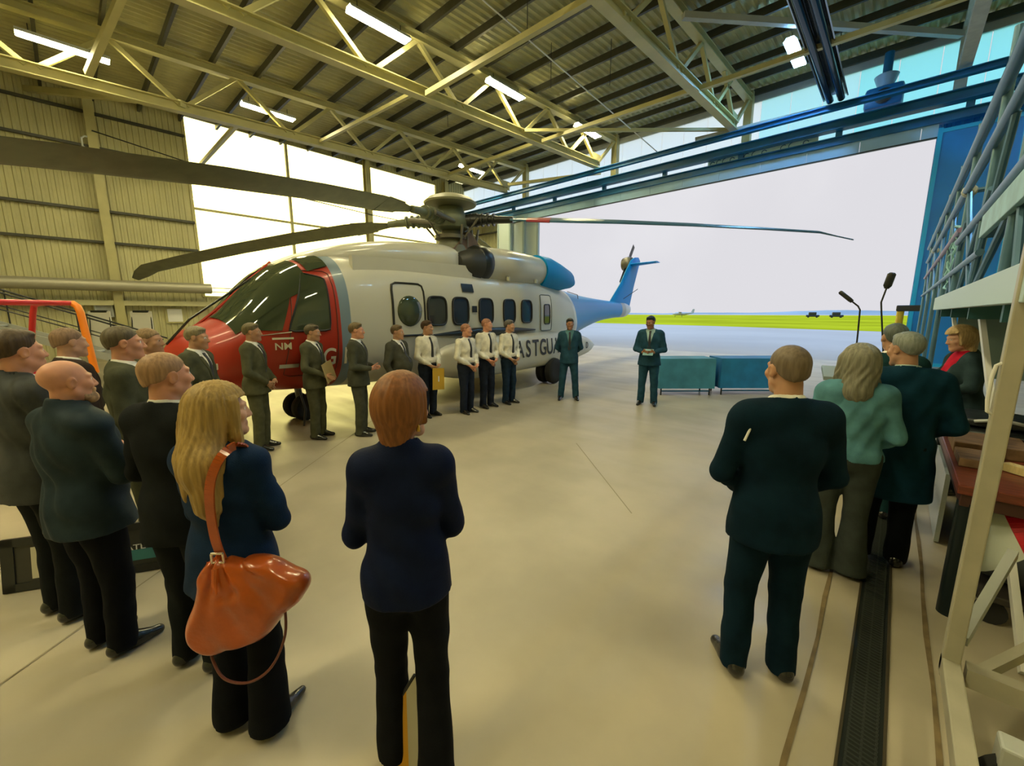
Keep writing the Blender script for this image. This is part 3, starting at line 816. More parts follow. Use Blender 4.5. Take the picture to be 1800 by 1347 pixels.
# sponsons with landing gear
for sg in (-1, 1):
    PS = [(2.0, 0.02, 0.95, 0.02), (2.3, 0.22, 0.92, 0.24), (3.0, 0.42, 0.92, 0.42), (4.2, 0.54, 0.95, 0.47), (6.0, 0.54, 0.95, 0.47), (7.2, 0.46, 0.94, 0.44), (8.2, 0.38, 0.92, 0.34), (8.9, 0.24, 0.89, 0.21), (9.5, 0.02, 0.86, 0.02)]
    ps = np.array([q[0] for q in PS])
    def sp(s, th, sg=sg, PS=PS, ps=ps):
        w, zc, h = [_herm(s, ps, np.array([q[k] for q in PS])) for k in (1, 2, 3)]
        base = 1.06 + max(0, s - 7.0) * 0.03
        n = 4.0
        return Vector((s, sg * (base + w * math.copysign(abs(math.sin(th)) ** (2 / n), math.sin(th))), zc + h * math.copysign(abs(math.cos(th)) ** (2 / n), math.cos(th))))
    loft(sp, list(np.linspace(2.0, 9.5, 42)), 36, 'sponson', HW, HL)
    lg = MB(); lg.tube([(6.15, sg * 1.42, 0.62), (6.2, sg * 1.42, 0.36)], 0.07, 12); lg.tube([(6.2, sg * 1.25, 0.36), (6.2, sg * 1.62, 0.36)], 0.05, 10)
    g1 = lg.build('main_gear_leg', mat('gear_metal', (0.18, 0.18, 0.17), 0.4, metal=0.5), HL, True)
    for yo in (1.30, 1.60):
        wm = MB(); wm.lathe([(0.16, -0.09), (0.28, -0.11), (0.345, -0.075), (0.36, 0), (0.345, 0.075), (0.28, 0.11), (0.16, 0.09)], 28, Matrix.Translation((6.2, sg * yo, 0.36)) @ Matrix.Rotation(R(90), 4, 'X'))
        wo_ = wm.build('wheel', RUB, g1, True)
        MB().lathe([(0.02, -0.06), (0.16, -0.05), (0.16, 0.05), (0.02, 0.06)], 20, Matrix.Translation((6.2, sg * yo, 0.36)) @ Matrix.Rotation(R(90), 4, 'X')).build('wheel_hub', MATS['gear_metal'], wo_, True)
ng = MB(); ng.tube([(-0.05, 0, 0.75), (0, 0, 0.24)], 0.06, 12); ng.tube([(0, -0.22, 0.24), (0, 0.22, 0.24)], 0.04, 10); ng.tube([(0.4, 0, 0.7), (0.03, 0, 0.35)], 0.03, 8)
g2 = ng.build('nose_gear_leg', MATS['gear_metal'], HL, True)
for yo in (-0.17, 0.17):
    MB().lathe([(0.10, -0.07), (0.19, -0.085), (0.235, -0.05), (0.245, 0), (0.235, 0.05), (0.19, 0.085), (0.10, 0.07)], 24, Matrix.Translation((0, yo, 0.245)) @ Matrix.Rotation(R(90), 4, 'X')).build('wheel', RUB, g2, True)
# thin struts and hoses under the nose
MB().tube([(-0.35, -0.75, 0.70), (-0.28, -0.78, 0.35), (-0.35, -0.82, 0.08)], 0.018, 6).build('drain_hose', HK, HL)
MB().tube([(0.75, -0.85, 0.60), (0.8, -0.9, 0.44)], 0.02, 6).build('belly_aerial', HK, HL)
# fin, stabiliser, tail rotor
def foil_loft(name, stations, m, parent):
    "stations: (centre point, chord vector, half thickness vector)"
    V, F = [], []
    n = 14
    for c, ch, tv in stations:
        c, ch, tv = Vector(c), Vector(ch), Vector(tv)
        for k in range(n):
            a = 2 * math.pi * k / n
            V.append(c + ch * (0.5 * math.cos(a)) + tv * math.sin(a) * (0.6 + 0.4 * (-math.cos(a))))
    for i in range(len(stations) - 1):
        for k in range(n): F.append((i * n + k, i * n + (k + 1) % n, (i + 1) * n + (k + 1) % n, (i + 1) * n + k))
    F.append(tuple(range(n - 1, -1, -1))); F.append(tuple(range((len(stations) - 1) * n, len(stations) * n)))
    b = MB(); b.V = V; b.F = F
    return b.build(name, m, parent, True)
foil_loft('tail_fin', [((14.1, 0, 2.25), (2.3, 0, -0.1), (0, 0.19, 0)), ((14.9, 0, 3.2), (1.6, 0, 0), (0, 0.15, 0)), ((15.75, 0, 4.35), (1.15, 0, 0.05), (0, 0.11, 0)), ((15.85, 0, 4.5), (0.5, 0, 0.05), (0, 0.05, 0))], HB, HL)
foil_loft('stabiliser', [((15.45, -1.15, 4.18), (0.60, 0, 0), (0, 0, 0.05)), ((15.45, 0.0, 4.12), (0.85, 0, 0), (0, 0, 0.08))], HB, HL)
tr = MB(); tr.lathe([(0.02, -0.02), (0.30, 0), (0.34, 0.16), (0.28, 0.42), (0.02, 0.46)], 18, Matrix.Translation((15.6, 0.12, 4.2)) @ Matrix.Rotation(R(-90), 4, 'X'))
trh = tr.build('tail_rotor_hub', HX, HL, True)
for k in range(2):
    a = R(52 + 180 * k); d = Vector((math.cos(a), 0, math.sin(a))); q = Vector((-d.z, 0, d.x))
    c0_ = Vector((15.6, 0.34, 4.2))
    foil_loft('tail_rotor_blade', [(c0_ + d * 0.15, q * 0.12, (0, 0.02, 0)), (c0_ + d * 0.5, q * 0.26, (0, 0.02, 0)), (c0_ + d * 1.15, q * 0.24, (0, 0.012, 0))], HK, trh)
MB().tube([(14.2, -0.05, 2.5), (14.9, -0.5, 3.0)], 0.014, 5).build('whip_aerial', HK, HL)
# main rotor: mast, hub, beanie, four blades
HUB = Vector((3.93, 0, 4.12))
MB().lathe([(0.42, 3.36), (0.36, 3.55), (0.26, 3.75), (0.22, 3.95)], 24, Matrix.Translation((HUB.x, 0, 0))).build('mast_fairing', mat('mast_olive', (0.13, 0.13, 0.08), 0.5), HL, True)
MB().lathe([(0.30, 3.92), (0.42, 3.98), (0.46, 4.10), (0.42, 4.24), (0.34, 4.34), (0.30, 4.46)], 26, Matrix.Translation((HUB.x, 0, 0))).build('rotor_hub', HM, HL, True)
MB().lathe([(0.05, 4.44), (0.62, 4.52), (0.64, 4.56), (0.52, 4.66), (0.30, 4.74), (0.04, 4.77)], 36, Matrix.Translation((HUB.x, 0, 0))).build('hub_dome', mat('dome_olive', (0.22, 0.22, 0.13), 0.45), HL, True)
sw = MB()
sw.lathe([(0.30, 3.70), (0.40, 3.72), (0.40, 3.80), (0.30, 3.82)], 24, Matrix.Translation((HUB.x, 0, 0)))
SWP = sw.build('swashplate', HX, HL, True)
HROT = R(95)
def world_dir(phi): return phi - 95.0
for bi, (phi, ztip, pre) in enumerate(((32.0, 3.52, 0.06), (122.0, 3.6, 0.06), (219.5, 2.94, 0.10), (290.0, 3.06, 0.06))):
    a = R(phi - 95.0)
    d = Vector((math.cos(a), math.sin(a), 0)); q = Vector((-d.y, d.x, 0))
    def P(r): 
        t = max(0, (r - 0.9) / 7.68)
        return HUB + d * r + Vector((0, 0, (ztip - HUB.z) * (0.55 * t + 0.45 * t * t) + 0.03))
    arm = MB()
    arm.tube([P(0.30), P(0.62), P(0.9), P(1.15), P(1.55)], [0.13, 0.15, 0.11, 0.09, 0.075], 14)
    for r_ in (0.50, 0.64, 0.78, 0.92, 1.06): arm.tube([P(r_), P(r_ + 0.04)], 0.165 - 0.03 * (r_ - 0.5), 12)
    am = arm.build('blade_arm', HK if bi == 0 else HM, HL, True)
    dm = MB(); dm.tube([HUB + d * 0.25 + q * 0.28 + Vector((0, 0, -0.05)), P(0.95) + q * 0.18], 0.055, 10); dm.build('damper', HX, am, True)
    pl = MB(); pl.tube([HUB + d * 0.38 + q * -0.12 + Vector((0, 0, -0.38)), P(0.75) + q * -0.20], 0.025, 8); pl.build('pitch_link', HX, am, True)
    st = []
    tw = 0.46
    for r_, ch in ((1.5, 0.16), (1.75, 0.26), (2.1, 0.44), (2.6, 0.50), (4.0, 0.50), (5.5, 0.50), (7.0, 0.50), (8.0, 0.49), (8.3, 0.42), (8.58, 0.20)):
        tws = tw * (1 - 0.45 * r_ / 8.6)
        sweep = -0.0 if r_ < 8.1 else -0.14 * (r_ - 8.1) / 0.48
        zd = 0 if r_ < 8.0 else -0.13 * (r_ - 8.0) / 0.58
        c_ = P(r_) + q * (-0.06 + sweep) + Vector((0, 0, zd))
        st.append((c_, q * ch * math.cos(tws) + Vector((0, 0, ch * math.sin(tws))), Vector((0, 0, 0.034 if r_ < 8.2 else 0.02))))
    bl = foil_loft('rotor_blade', st, HM if bi != 0 else mat('blade_blue_grey', (0.035, 0.10, 0.16), 0.35), am)
    cf = []
    for r_, ch in ((1.9, 0.40), (2.45, 0.52)):
        cf.append((P(r_) + q * -0.06, (q * math.cos(0.40) + Vector((0, 0, math.sin(0.40)))) * ch, Vector((0, 0, 0.046))))
    foil_loft('blade_cuff', cf, mat('blade_cuff_red', (0.28, 0.03, 0.04), 0.4) if bi == 0 else HM, am)
# exposed gearbox controls to the right of the mast
random.seed(3)
for k in range(9):
    a = random.uniform(-2.4, 0.4); r0 = random.uniform(0.25, 0.5)
    p = Vector((HUB.x + 0.25 + r0 * math.cos(a), r0 * math.sin(a), random.uniform(3.45, 3.7)))
    MB().tube([p, p + Vector((random.uniform(-0.1, 0.1), random.uniform(-0.1, 0.1), random.uniform(0.25, 0.45)))], random.uniform(0.018, 0.05), 8).build('control_rod', HX, HL, True)
MB().prism([(3.5, 3.3), (4.75, 3.4), (4.5, 3.72), (4.25, 3.92), (3.95, 3.7)], -0.34, 0.30).build('oil_cooler_housing', mat('cooler_brown', (0.16, 0.10, 0.06), 0.5), HL)
# ---- lettering on the skin
def skin_text(body, s, z, size, m, yfun, step=None, depth=0.003, squeeze=1.0):
    Vt, Ft = text_mesh(body, size, depth)
    V = []
    for v in Vt:
        ss_, zz = s + v.x * squeeze, z + v.y
        V.append((ss_, -yfun(ss_, zz) - 0.012 - v.z, zz))
    b = MB(); b.V = V; b.F = Ft
    return b.build('lettering', m, HL, fix=False)
PSn = PS; psn = ps
def spons_y(s, z):
    w, zc, h = [_herm(s, psn, np.array([q[k] for q in PSn])) for k in (1, 2, 3)]
    base = 1.06 + max(0, s - 7.0) * 0.03
    u = min(0.999, abs((z - zc) / h))
    return base + w * (1 - u ** 4.0) ** (1 / 4.0)
LK = mat('lettering_black', (0.012, 0.014, 0.016), 0.4)
LW = mat('lettering_white', (0.75, 0.70, 0.55), 0.4)
word = 'COASTGUAR'
for i, chs in enumerate(word):
    s = 3.98 + i * 0.335
    skin_text(chs, s, 1.03, 0.60, LK, spons_y, squeeze=0.78)
skin_text('D', 8.40, 0.92, 0.28, LK, spons_y)
skin_text('G', 0.02, 1.22, 0.40, LW, hull_y, squeeze=0.8)
skin_text('F', 0.33, 1.22, 0.40, LW, hull_y, squeeze=0.8)
skin_text('NM', -0.66, 1.44, 0.15, LW, hull_y)
hull_panel('placard', rect_corners(-0.80, -0.52, 1.55, 1.58), LW, HL, off=0.02, nu=4, nv=1)
# ================================================================== SCAFFOLD, TABLES, LECTERN, VEHICLE, STAIRS, SMALL THINGS
M_alu = mat('scaffold_cream', (0.40, 0.375, 0.29), 0.4, var=0.08)
M_tube = mat('scaffold_tube', (0.085, 0.19, 0.31), 0.35, metal=0.3, var=0.08)
XS = 0.37
sc = thing('access_scaffold', 'tall wheeled steel access scaffold with deck and guard rails along the right side', 'scaffold', (0, 0, 0))
def spart(name, mb, m, parent=None, smooth=False): return mb.build(name, m, parent or sc, smooth)
# near leg (box section), base beams, braces
spart('leg', MB().box((XS - 0.030, 2.66, 0.22), (XS + 0.032, 2.72, 2.62), 0.006), M_alu)
spart('base_beam', MB().box((XS - 0.030, 0.4, 0.24), (XS + 0.035, 2.72, 0.32), 0.006), M_alu)
spart('base_beam', MB().bar((XS + 0.05, 2.67, 0.28), (2.3, 2.67, 0.28), 0.07, 0.09), M_alu)
spart('base_beam', MB().bar((XS + 0.02, 2.7, 0.28), (XS + 0.02, 15.5, 0.28), 0.05, 0.05), M_alu) if False else None
spart('brace', MB().bar((XS + 0.10, 2.70, 0.29), (1.15, 3.62, 0.62), 0.04, 0.05), M_alu)
spart('brace', MB().bar((XS + 0.03, 2.74, 0.40), (0.62, 3.45, 0.62), 0.04, 0.05), M_greysteel)
spart('handle_loop', MB().tube([(XS - 0.028, 2.67, 1.74), (XS - 0.044, 2.66, 1.73), (XS - 0.050, 2.66, 1.68), (XS - 0.050, 2.66, 1.58), (XS - 0.044, 2.66, 1.53), (XS - 0.028, 2.67, 1.52)], 0.007, 8), M_white, None, True)
for y in (1.95, 0.6):
    cw = MB(); cw.lathe([(0.02, -0.035), (0.07, -0.03), (0.115, -0.02), (0.12, 0), (0.115, 0.02), (0.07, 0.03), (0.02, 0.035)], 22, Matrix.Translation((XS + 0.16, y + 0.35, 0.121)) @ Matrix.Rotation(R(25), 4, 'Z') @ Matrix.Rotation(R(90), 4, 'X'))
    w_ = spart('castor', cw, RUB, None, True)
    MB().box((XS + 0.11, y + 0.30, 0.12), (XS + 0.21, y + 0.40, 0.30), 0.01).build('castor_fork', M_greysteel, w_)
# deck with edge board, underside and fascia
spart('deck_edge', MB().box((XS - 0.02, 2.6, 1.99), (XS + 0.03, 8.6, 2.16), 0.005), mat('deck_edge_pale', (0.45, 0.60, 0.64), 0.4))
spart('deck', MB().box((XS + 0.03, 2.6, 2.02), (2.1, 8.6, 2.08)), mat('deck_dark', (0.02, 0.08, 0.10), 0.6))
for y in (3.4, 4.9, 6.4, 7.9): spart('deck_joist', MB().box((XS + 0.03, y - 0.03, 1.90), (2.1, y + 0.03, 2.02)), mat('deck_joist', (0.03, 0.14, 0.17), 0.5))
# upper working level with toe board
spart('toe_board', MB().box((XS, 2.7, 2.50), (XS + 0.03, 4.75, 2.66), 0.004), mat('toe_board_pale', (0.28, 0.50, 0.56), 0.45, var=0.15))
spart('upper_deck', MB().box((XS + 0.03, 2.7, 2.50), (2.0, 4.75, 2.55)), MATS['deck_dark'])
# standards (uprights) and rails
for y, z1 in ((2.9, 4.6), (3.75, 4.3), (5.2, 4.1), (6.95, 3.95), (8.7, 3.95), (10.6, 3.95), (12.9, 3.95), (15.6, 3.95)):
    spart('upright', MB().tube([(XS + 0.05, y, 0.0 if y > 8 else 2.1), (XS + 0.05, y, z1)], 0.030, 10), M_tube, None, True)
for y in (3.9, 6.0, 8.5):
    spart('upright', MB().tube([(1.95, y, 0.0), (1.95, y, 4.2)], 0.03, 10), M_tube, None, True)
for z, r, y0, y1, m in ((3.66, 0.042, 2.4, 16.2, MATS['scaffold_tube']), (3.27, 0.036, 2.4, 15.8, M_tube), (2.72, 0.030, 2.6, 6.9, M_tube), (2.86, 0.028, 6.9, 15.8, mat('rail_violet', (0.30, 0.20, 0.34), 0.4)), (2.40, 0.026, 4.75, 15.8, M_tube)):
    spart('guard_rail', MB().tube([(XS + 0.02, y0, z), (XS + 0.02, y1, z)], r, 12), m, None, True)
for a, b in (((2.75, 2.66), (4.3, 3.65)), ((5.2, 2.16), (4.4, 3.25)), ((5.3, 2.16), (6.9, 3.26)), ((7.0, 2.16), (8.6, 3.26)), ((8.7, 2.0), (10.6, 3.26)), ((10.6, 2.2), (12.8, 3.26)), ((12.9, 2.2), (15.5, 3.26)), ((4.9, 2.16), (3.9, 2.52)), ((6.2, 2.16), (5.0, 2.9)), ((3.3, 2.16), (3.5, 2.52)), ((7.6, 2.16), (6.6, 2.9))):
    spart('brace', MB().tube([(XS + 0.04, a[0], a[1]), (XS + 0.04, b[0], b[1])], 0.022, 8), M_tube, None, True)
for y0, y1 in ((3.3, 5.6), (5.3, 8.2)):
    spart('brace', MB().bar((XS + 0.35, y0, 0.02), (XS + 0.15, y1, 2.02), 0.035, 0.045), M_white)
for x_ in (0.9, 1.4, 1.9): spart('cross_bar', MB().tube([(x_, 2.7, 3.27), (x_, 8.6, 3.27)], 0.024, 8), M_tube, None, True)
for y in (3.75, 6.95): spart('cross_bar', MB().tube([(XS, y, 3.27), (1.95, y, 3.27)], 0.026, 8), M_tube, None, True)
for y in (6.95, 12.9): spart('coupler', MB().lathe([(0.05, -0.05), (0.065, -0.02), (0.065, 0.02), (0.05, 0.05)], 12, Matrix.Translation((XS + 0.04, y, 3.27)) @ Matrix.Rotation(R(90), 4, 'X')), M_greysteel, None, True)
# grey sheet hung under the deck at the far side
spart('hanging_sheet', MB().box((XS + 0.25, 8.62, 1.05), (1.6, 8.65, 1.95)), mat('sheet_grey', (0.16, 0.24, 0.24), 0.7))
# coiled rope on the rail
rp = [(XS + 0.03 + 0.02 * math.sin(7 * a), 7.6 + 0.35 * math.cos(a), 2.75 + 0.28 * math.sin(a) - 0.02 * a) for a in np.linspace(0, 14, 60)]
tag(MB().tube(rp, 0.014, 6).build('rope', mat('rope_blue', (0.25, 0.5, 0.6), 0.8), None, True), 'pale blue coiled rope hanging on the scaffold guard rail', 'rope')

# loaded table under the scaffold
tb = thing('work_table', 'dark red wooden table with thick black legs loaded with bags and timber', 'table', (0, 0, 0))
M_redwood = mat('red_wood', (0.16, 0.035, 0.018), 0.35, var=0.3, vscale=5, stretch=(1, 8, 8))
MB().box((0.39, 3.64, 0.84), (1.95, 6.1, 0.90), 0.008).build('table_top', M_redwood, tb)
MB().box((0.41, 3.66, 0.76), (1.93, 6.08, 0.84), 0.005).build('apron_frame', mat('dark_redwood', (0.05, 0.015, 0.01), 0.5), tb)
for x, y in ((0.465, 3.72), (1.85, 3.74), (0.49, 6.0), (1.85, 6.0)):
    MB().tube([(x, y, 0), (x, y, 0.78)], 0.062, 20).build('leg', mat('leg_black', (0.004, 0.010, 0.012), 0.35, spec=0.3), tb, True)
M_plank = mat('plank_brown', (0.22, 0.13, 0.07), 0.6, var=0.35, vscale=4, stretch=(2, 12, 2))
M_pine = mat('pine_pale', (0.62, 0.50, 0.24), 0.5, var=0.2, vscale=4, stretch=(12, 2, 2))
tag(MB().box((0.42, 4.50, 0.901), (0.80, 4.94, 0.985), 0.006).build('timber_block', M_plank), 'flat brown timber block at the near corner of the loaded table', 'timber')
tag(MB().box((0.42, 4.10, 0.901), (0.60, 4.44, 0.96), 0.006).build('timber_block', M_plank), 'small dark timber block beside the pale plank', 'timber')
tag(MB().bar((0.64, 4.20, 0.93), (1.05, 3.82, 0.93), 0.07, 0.05).build('plank', M_pine), 'pale pine plank lying across the front of the loaded table', 'plank')
tag(MB().box((0.86, 4.1, 0.901), (0.97, 4.24, 0.99), 0.004).build('wooden_cube', mat('particle_board', (0.42, 0.30, 0.17), 0.8, var=0.5, vscale=60)), 'speckled wooden cube standing behind the pale plank', 'block')
tag(MB().tube([(0.88 + 0.07 * math.cos(a), 4.62 + 0.09 * math.sin(a), 0.925) for a in np.linspace(0, 5.6, 20)], 0.022, 8).build('brass_ring', mat('brass', (0.45, 0.33, 0.12), 0.35, metal=0.8), None, True), 'open brass ring lying on the loaded table', 'ring')
tag(MB().prism([(1.0, 0.901), (1.4, 0.901), (1.37, 0.96), (1.1, 0.975)], 4.15, 4.65).build('carved_board', mat('carved_tan', (0.55, 0.38, 0.2), 0.6, var=0.2)), 'tan carved board lying behind the brass ring', 'board')
# black folded bags (stack of two)
def soft_box(name, lo, hi, m, label, cat, seed, bulge=0.25):
    bm = bmesh.new(); bmesh.ops.create_cube(bm, size=2)
    bmesh.ops.subdivide_edges(bm, edges=list(bm.edges), cuts=9, use_grid_fill=True)
    rnd = random.Random(seed); ph = [rnd.uniform(0, 6) for _ in range(6)]
    for v in bm.verts:
        x, y, z = v.co
        f = (1 - bulge * (abs(x) ** 4 + abs(y) ** 4) / 2 * abs(z)) 
        p = 6
        k = max(abs(x), abs(y), abs(z)) / max(1e-6, (abs(x) ** p + abs(y) ** p + abs(z) ** p) ** (1 / p))
        x, y, z = x * k, y * k, z * k
        w = 0.05 * math.sin(5 * x + ph[0] + 2 * y) + 0.05 * math.sin(6 * y + ph[1] - 3 * z) + 0.03 * math.sin(11 * x + ph[2])
        z += w * (z > -0.5); x += 0.04 * math.sin(4 * z + ph[3]); y += 0.04 * math.sin(5 * x + ph[4])
        v.co = ((lo[0] + hi[0]) / 2 + x * (hi[0] - lo[0]) / 2, (lo[1] + hi[1]) / 2 + y * (hi[1] - lo[1]) / 2, max(lo[2], (lo[2] + hi[2]) / 2 + z * f * (hi[2] - lo[2]) / 2))
    me = bpy.data.meshes.new(name); bm.to_mesh(me); bm.free(); me.materials.append(m)
    me.polygons.foreach_set('use_smooth', np.ones(len(me.polygons), bool))
    o = bpy.data.objects.new(name, me); COL.objects.link(o)
    return tag(o, label, cat)
M_leather = mat('black_leather', (0.02, 0.024, 0.026), 0.3, bump=0.2, bscale=30)
fb = soft_box('leather_folder', (0.41, 5.0, 0.901), (0.95, 5.62, 1.0), M_leather, 'black leather folder case lying flat on the far end of the loaded table', 'folder', 5)
MB().tube([(0.45, 5.01, 0.96), (0.68, 4.985, 0.965), (0.92, 5.01, 0.96)], 0.008, 6).build('zip_edge', mat('zip_silver', (0.6, 0.62, 0.65), 0.25, metal=0.9), fb, True)
fb2 = soft_box('leather_folder', (0.46, 5.06, 1.006), (0.92, 5.56, 1.09), M_leather, 'smaller black leather folder with silver buckle, topmost of the folder pile', 'folder', 8)
MB().tube([(0.56, 5.05, 1.06), (0.70, 5.01, 1.10), (0.84, 5.05, 1.07)], 0.014, 6).build('handle', mat('handle_grey', (0.5, 0.53, 0.56), 0.3), fb2, True)
bg_ = soft_box('holdall', (1.18, 5.1, 0.901), (1.7, 5.65, 1.42), mat('holdall_black', (0.012, 0.013, 0.015), 0.6), 'black holdall standing upright on the loaded table', 'bag', 12)
MB().tube([(1.2, 5.08, 1.2), (1.3, 5.02, 1.36), (1.45, 5.06, 1.2)], 0.012, 6).build('handle', mat('handle_black', (0.01, 0.01, 0.01), 0.6), bg_, True)
cl = soft_box('plastic_wrap', (0.99, 4.72, 0.901), (1.22, 4.98, 1.08), mat('clear_plastic', (0.62, 0.62, 0.68), 0.12, spec=0.9), 'crumpled clear plastic wrapping in front of the black holdall', 'wrapping', 15, 0.5)
# brown carton and shiny sheet below the table
soft_box('carton', (0.62, 4.9, 0.0), (1.25, 5.7, 0.62), mat('carton_brown', (0.40, 0.29, 0.16), 0.7, var=0.15), 'brown cardboard carton on the floor under the loaded table', 'carton', 21, 0.05)
tag(MB().box((0.44, 4.85, 0.012), (0.47, 5.9, 0.62)).build('glass_panel', mat('glass_panel', (0.45, 0.52, 0.52), 0.1, spec=0.8)), 'grey sheet panel standing on edge against the brown carton', 'panel')
tag(MB().bar((0.47, 4.2, 0.02), (0.56, 5.0, 0.70), 0.02, 0.04).build('wooden_batten', M_pine), 'pale wooden batten leaning on the panel under the table', 'batten')
# trolley on the floor with the padded float bag
tr_ = thing('low_trolley', 'low dark trolley on the floor under the loaded table, carrying a padded bag', 'trolley', (0, 0, 0))
MB().box((0.56, 3.70, 0.17), (1.35, 4.25, 0.22), 0.01).build('platform', mat('trolley_dark', (0.03, 0.025, 0.02), 0.6), tr_)
for x in (0.64, 1.27):
    for y in (3.78, 4.17):
        MB().lathe([(0.02, -0.02), (0.075, -0.02), (0.075, 0.02), (0.02, 0.02)], 16, Matrix.Translation((x, y, 0.075)) @ Matrix.Rotation(R(90), 4, 'X')).build('wheel', RUB, tr_, True)
        MB().tube([(x, y, 0.075), (x, y, 0.18)], 0.018, 8).build('upright', M_greysteel, tr_)
fl = thing('padded_bag', 'rounded padded bag, white and charcoal with a red strap, on the low trolley', 'bag', (0, 0, 0))
V, F = [], []
n, m_ = 48, 32
cx_, cy_, cz_ = 0.76, 4.0, 0.487
mi_w, mi_d = [], []
fm = []
for j in range(m_ + 1):
    th = math.pi * j / m_
    for i in range(n):
        a = 2 * math.pi * i / n
        p = 2.6
        sx_, sy_, sz_ = math.sin(th) * math.cos(a), math.sin(th) * math.sin(a), math.cos(th)
        k = 1 / (abs(sx_) ** p + abs(sy_) ** p + abs(sz_) ** p) ** (1 / p)
        V.append((cx_ + 0.29 * sx_ * k, cy_ + 0.24 * sy_ * k, cz_ + 0.265 * sz_ * k + 0.01 * math.sin(9 * sx_ + 4 * sy_)))
for j in range(m_):
    for i in range(n):
        F.append((j * n + i, (j + 1) * n + i, (j + 1) * n + (i + 1) % n, j * n + (i + 1) % n))
        a = [V[q] for q in F[-1]]
        c = [sum(v[k] for v in a) / 4 for k in range(3)]
        fm.append(1 if (c[0] - cx_) * 0.6 - (c[2] - cz_) * 0.45 > -0.02 else 0)
_bm = mat('bag_two_tone', (0.72, 0.78, 0.72), 0.65)
_t = _bm.node_tree
_sp = _n(_t, 'ShaderNodeSeparateXYZ'); _t.links.new(_n(_t, 'ShaderNodeTexCoord').outputs['Object'], _sp.inputs[0])
_v = _math(_t, 'SUBTRACT', _math(_t, 'MULTIPLY', _sp.outputs[0], 0.6), _math(_t, 'MULTIPLY', _sp.outputs[2], 0.45))
_t.links.new(_mix(_t, _math(_t, 'GREATER_THAN', _v, 0.6 * cx_ - 0.45 * cz_ - 0.02), (0.72, 0.78, 0.72), (0.06, 0.07, 0.085)), _t.nodes['Principled BSDF'].inputs['Base Color'])
raw_mesh('body', V, F, _bm, fl, True)
def bagp(u, w, e=0.012):
    return (cx_ + 0.36 * u * 1.0, cy_ - 0.27 * w - e, 0)
sp_pts = []
for t in np.linspace(-0.25, 1.1, 18):
    x = cx_ - 0.12 + 0.12 * (1 - t); z = cz_ + 0.02 + 0.245 * t
    u, w = (x - cx_) / 0.29, min(0.98, (z - cz_) / 0.265)
    y = cy_ - 0.24 * max(0.05, 1 - abs(u) ** 2.6 - abs(w) ** 2.6) ** (1 / 2.6) - 0.006
    sp_pts.append((x, y, cz_ + 0.265 * w))
stp = MB()
for a, b in zip(sp_pts[:-1], sp_pts[1:]): stp.bar(a, b, 0.07, 0.012, up=(0, -1, 0.2))
stp.build('strap', mat('strap_red', (0.62, 0.01, 0.03), 0.5), fl)
# orange fire-hose or pile: ladder foot items are left at that

# lectern with two gooseneck microphones
lc = thing('lectern', 'grey lectern with two gooseneck microphones hidden behind the women and men at right', 'lectern', (-0.27, 5.85, 0), R(10))
MB().box((-0.24, -0.18, 0.0), (0.24, 0.18, 0.04), 0.01).build('base', M_greysteel, lc)
MB().box((-0.19, -0.12, 0.04), (0.19, 0.12, 1.22), 0.01).build('body', mat('lectern_grey', (0.35, 0.40, 0.40), 0.5), lc)
MB().prism([(-0.2, 1.22), (0.2, 1.30), (0.2, 1.34), (-0.2, 1.26)], -0.3, 0.3, Matrix.Rotation(R(90), 4, 'Z')).build('slope', mat('lectern_top', (0.30, 0.36, 0.36), 0.4), lc)
def goose(x, y, pts, hr):
    g_ = MB(); g_.tube(pts, 0.008, 8); o = g_.build('gooseneck', M_black, lc, True)
    a, b = Vector(pts[-2]), Vector(pts[-1]); d = (b - a).normalized()
    MB().tube([b, b + d * 0.03, b + d * 0.15, b + d * 0.165], [0.018, hr, hr, hr * 0.6], 14).build('microphone', M_black, o, True)
goose(0, 0, [(-0.02, 0.05, 1.27), (-0.03, 0.05, 1.72), (-0.04, 0.05, 1.98), (-0.06, 0.05, 2.02), (-0.115, 0.05, 2.07)], 0.022)
goose(0, 0, [(0.24, 0.05, 1.27), (0.20, 0.05, 1.55), (0.14, 0.05, 1.95), (0.125, 0.05, 2.06), (0.15, 0.05, 2.2)], 0.036)
MB().tube([(0.1, 0, 1.28), (0.1, 0, 1.52), (0.28, 0, 1.52), (0.28, 0, 1.28)], 0.006, 6).build('paper_rest', M_black, lc)

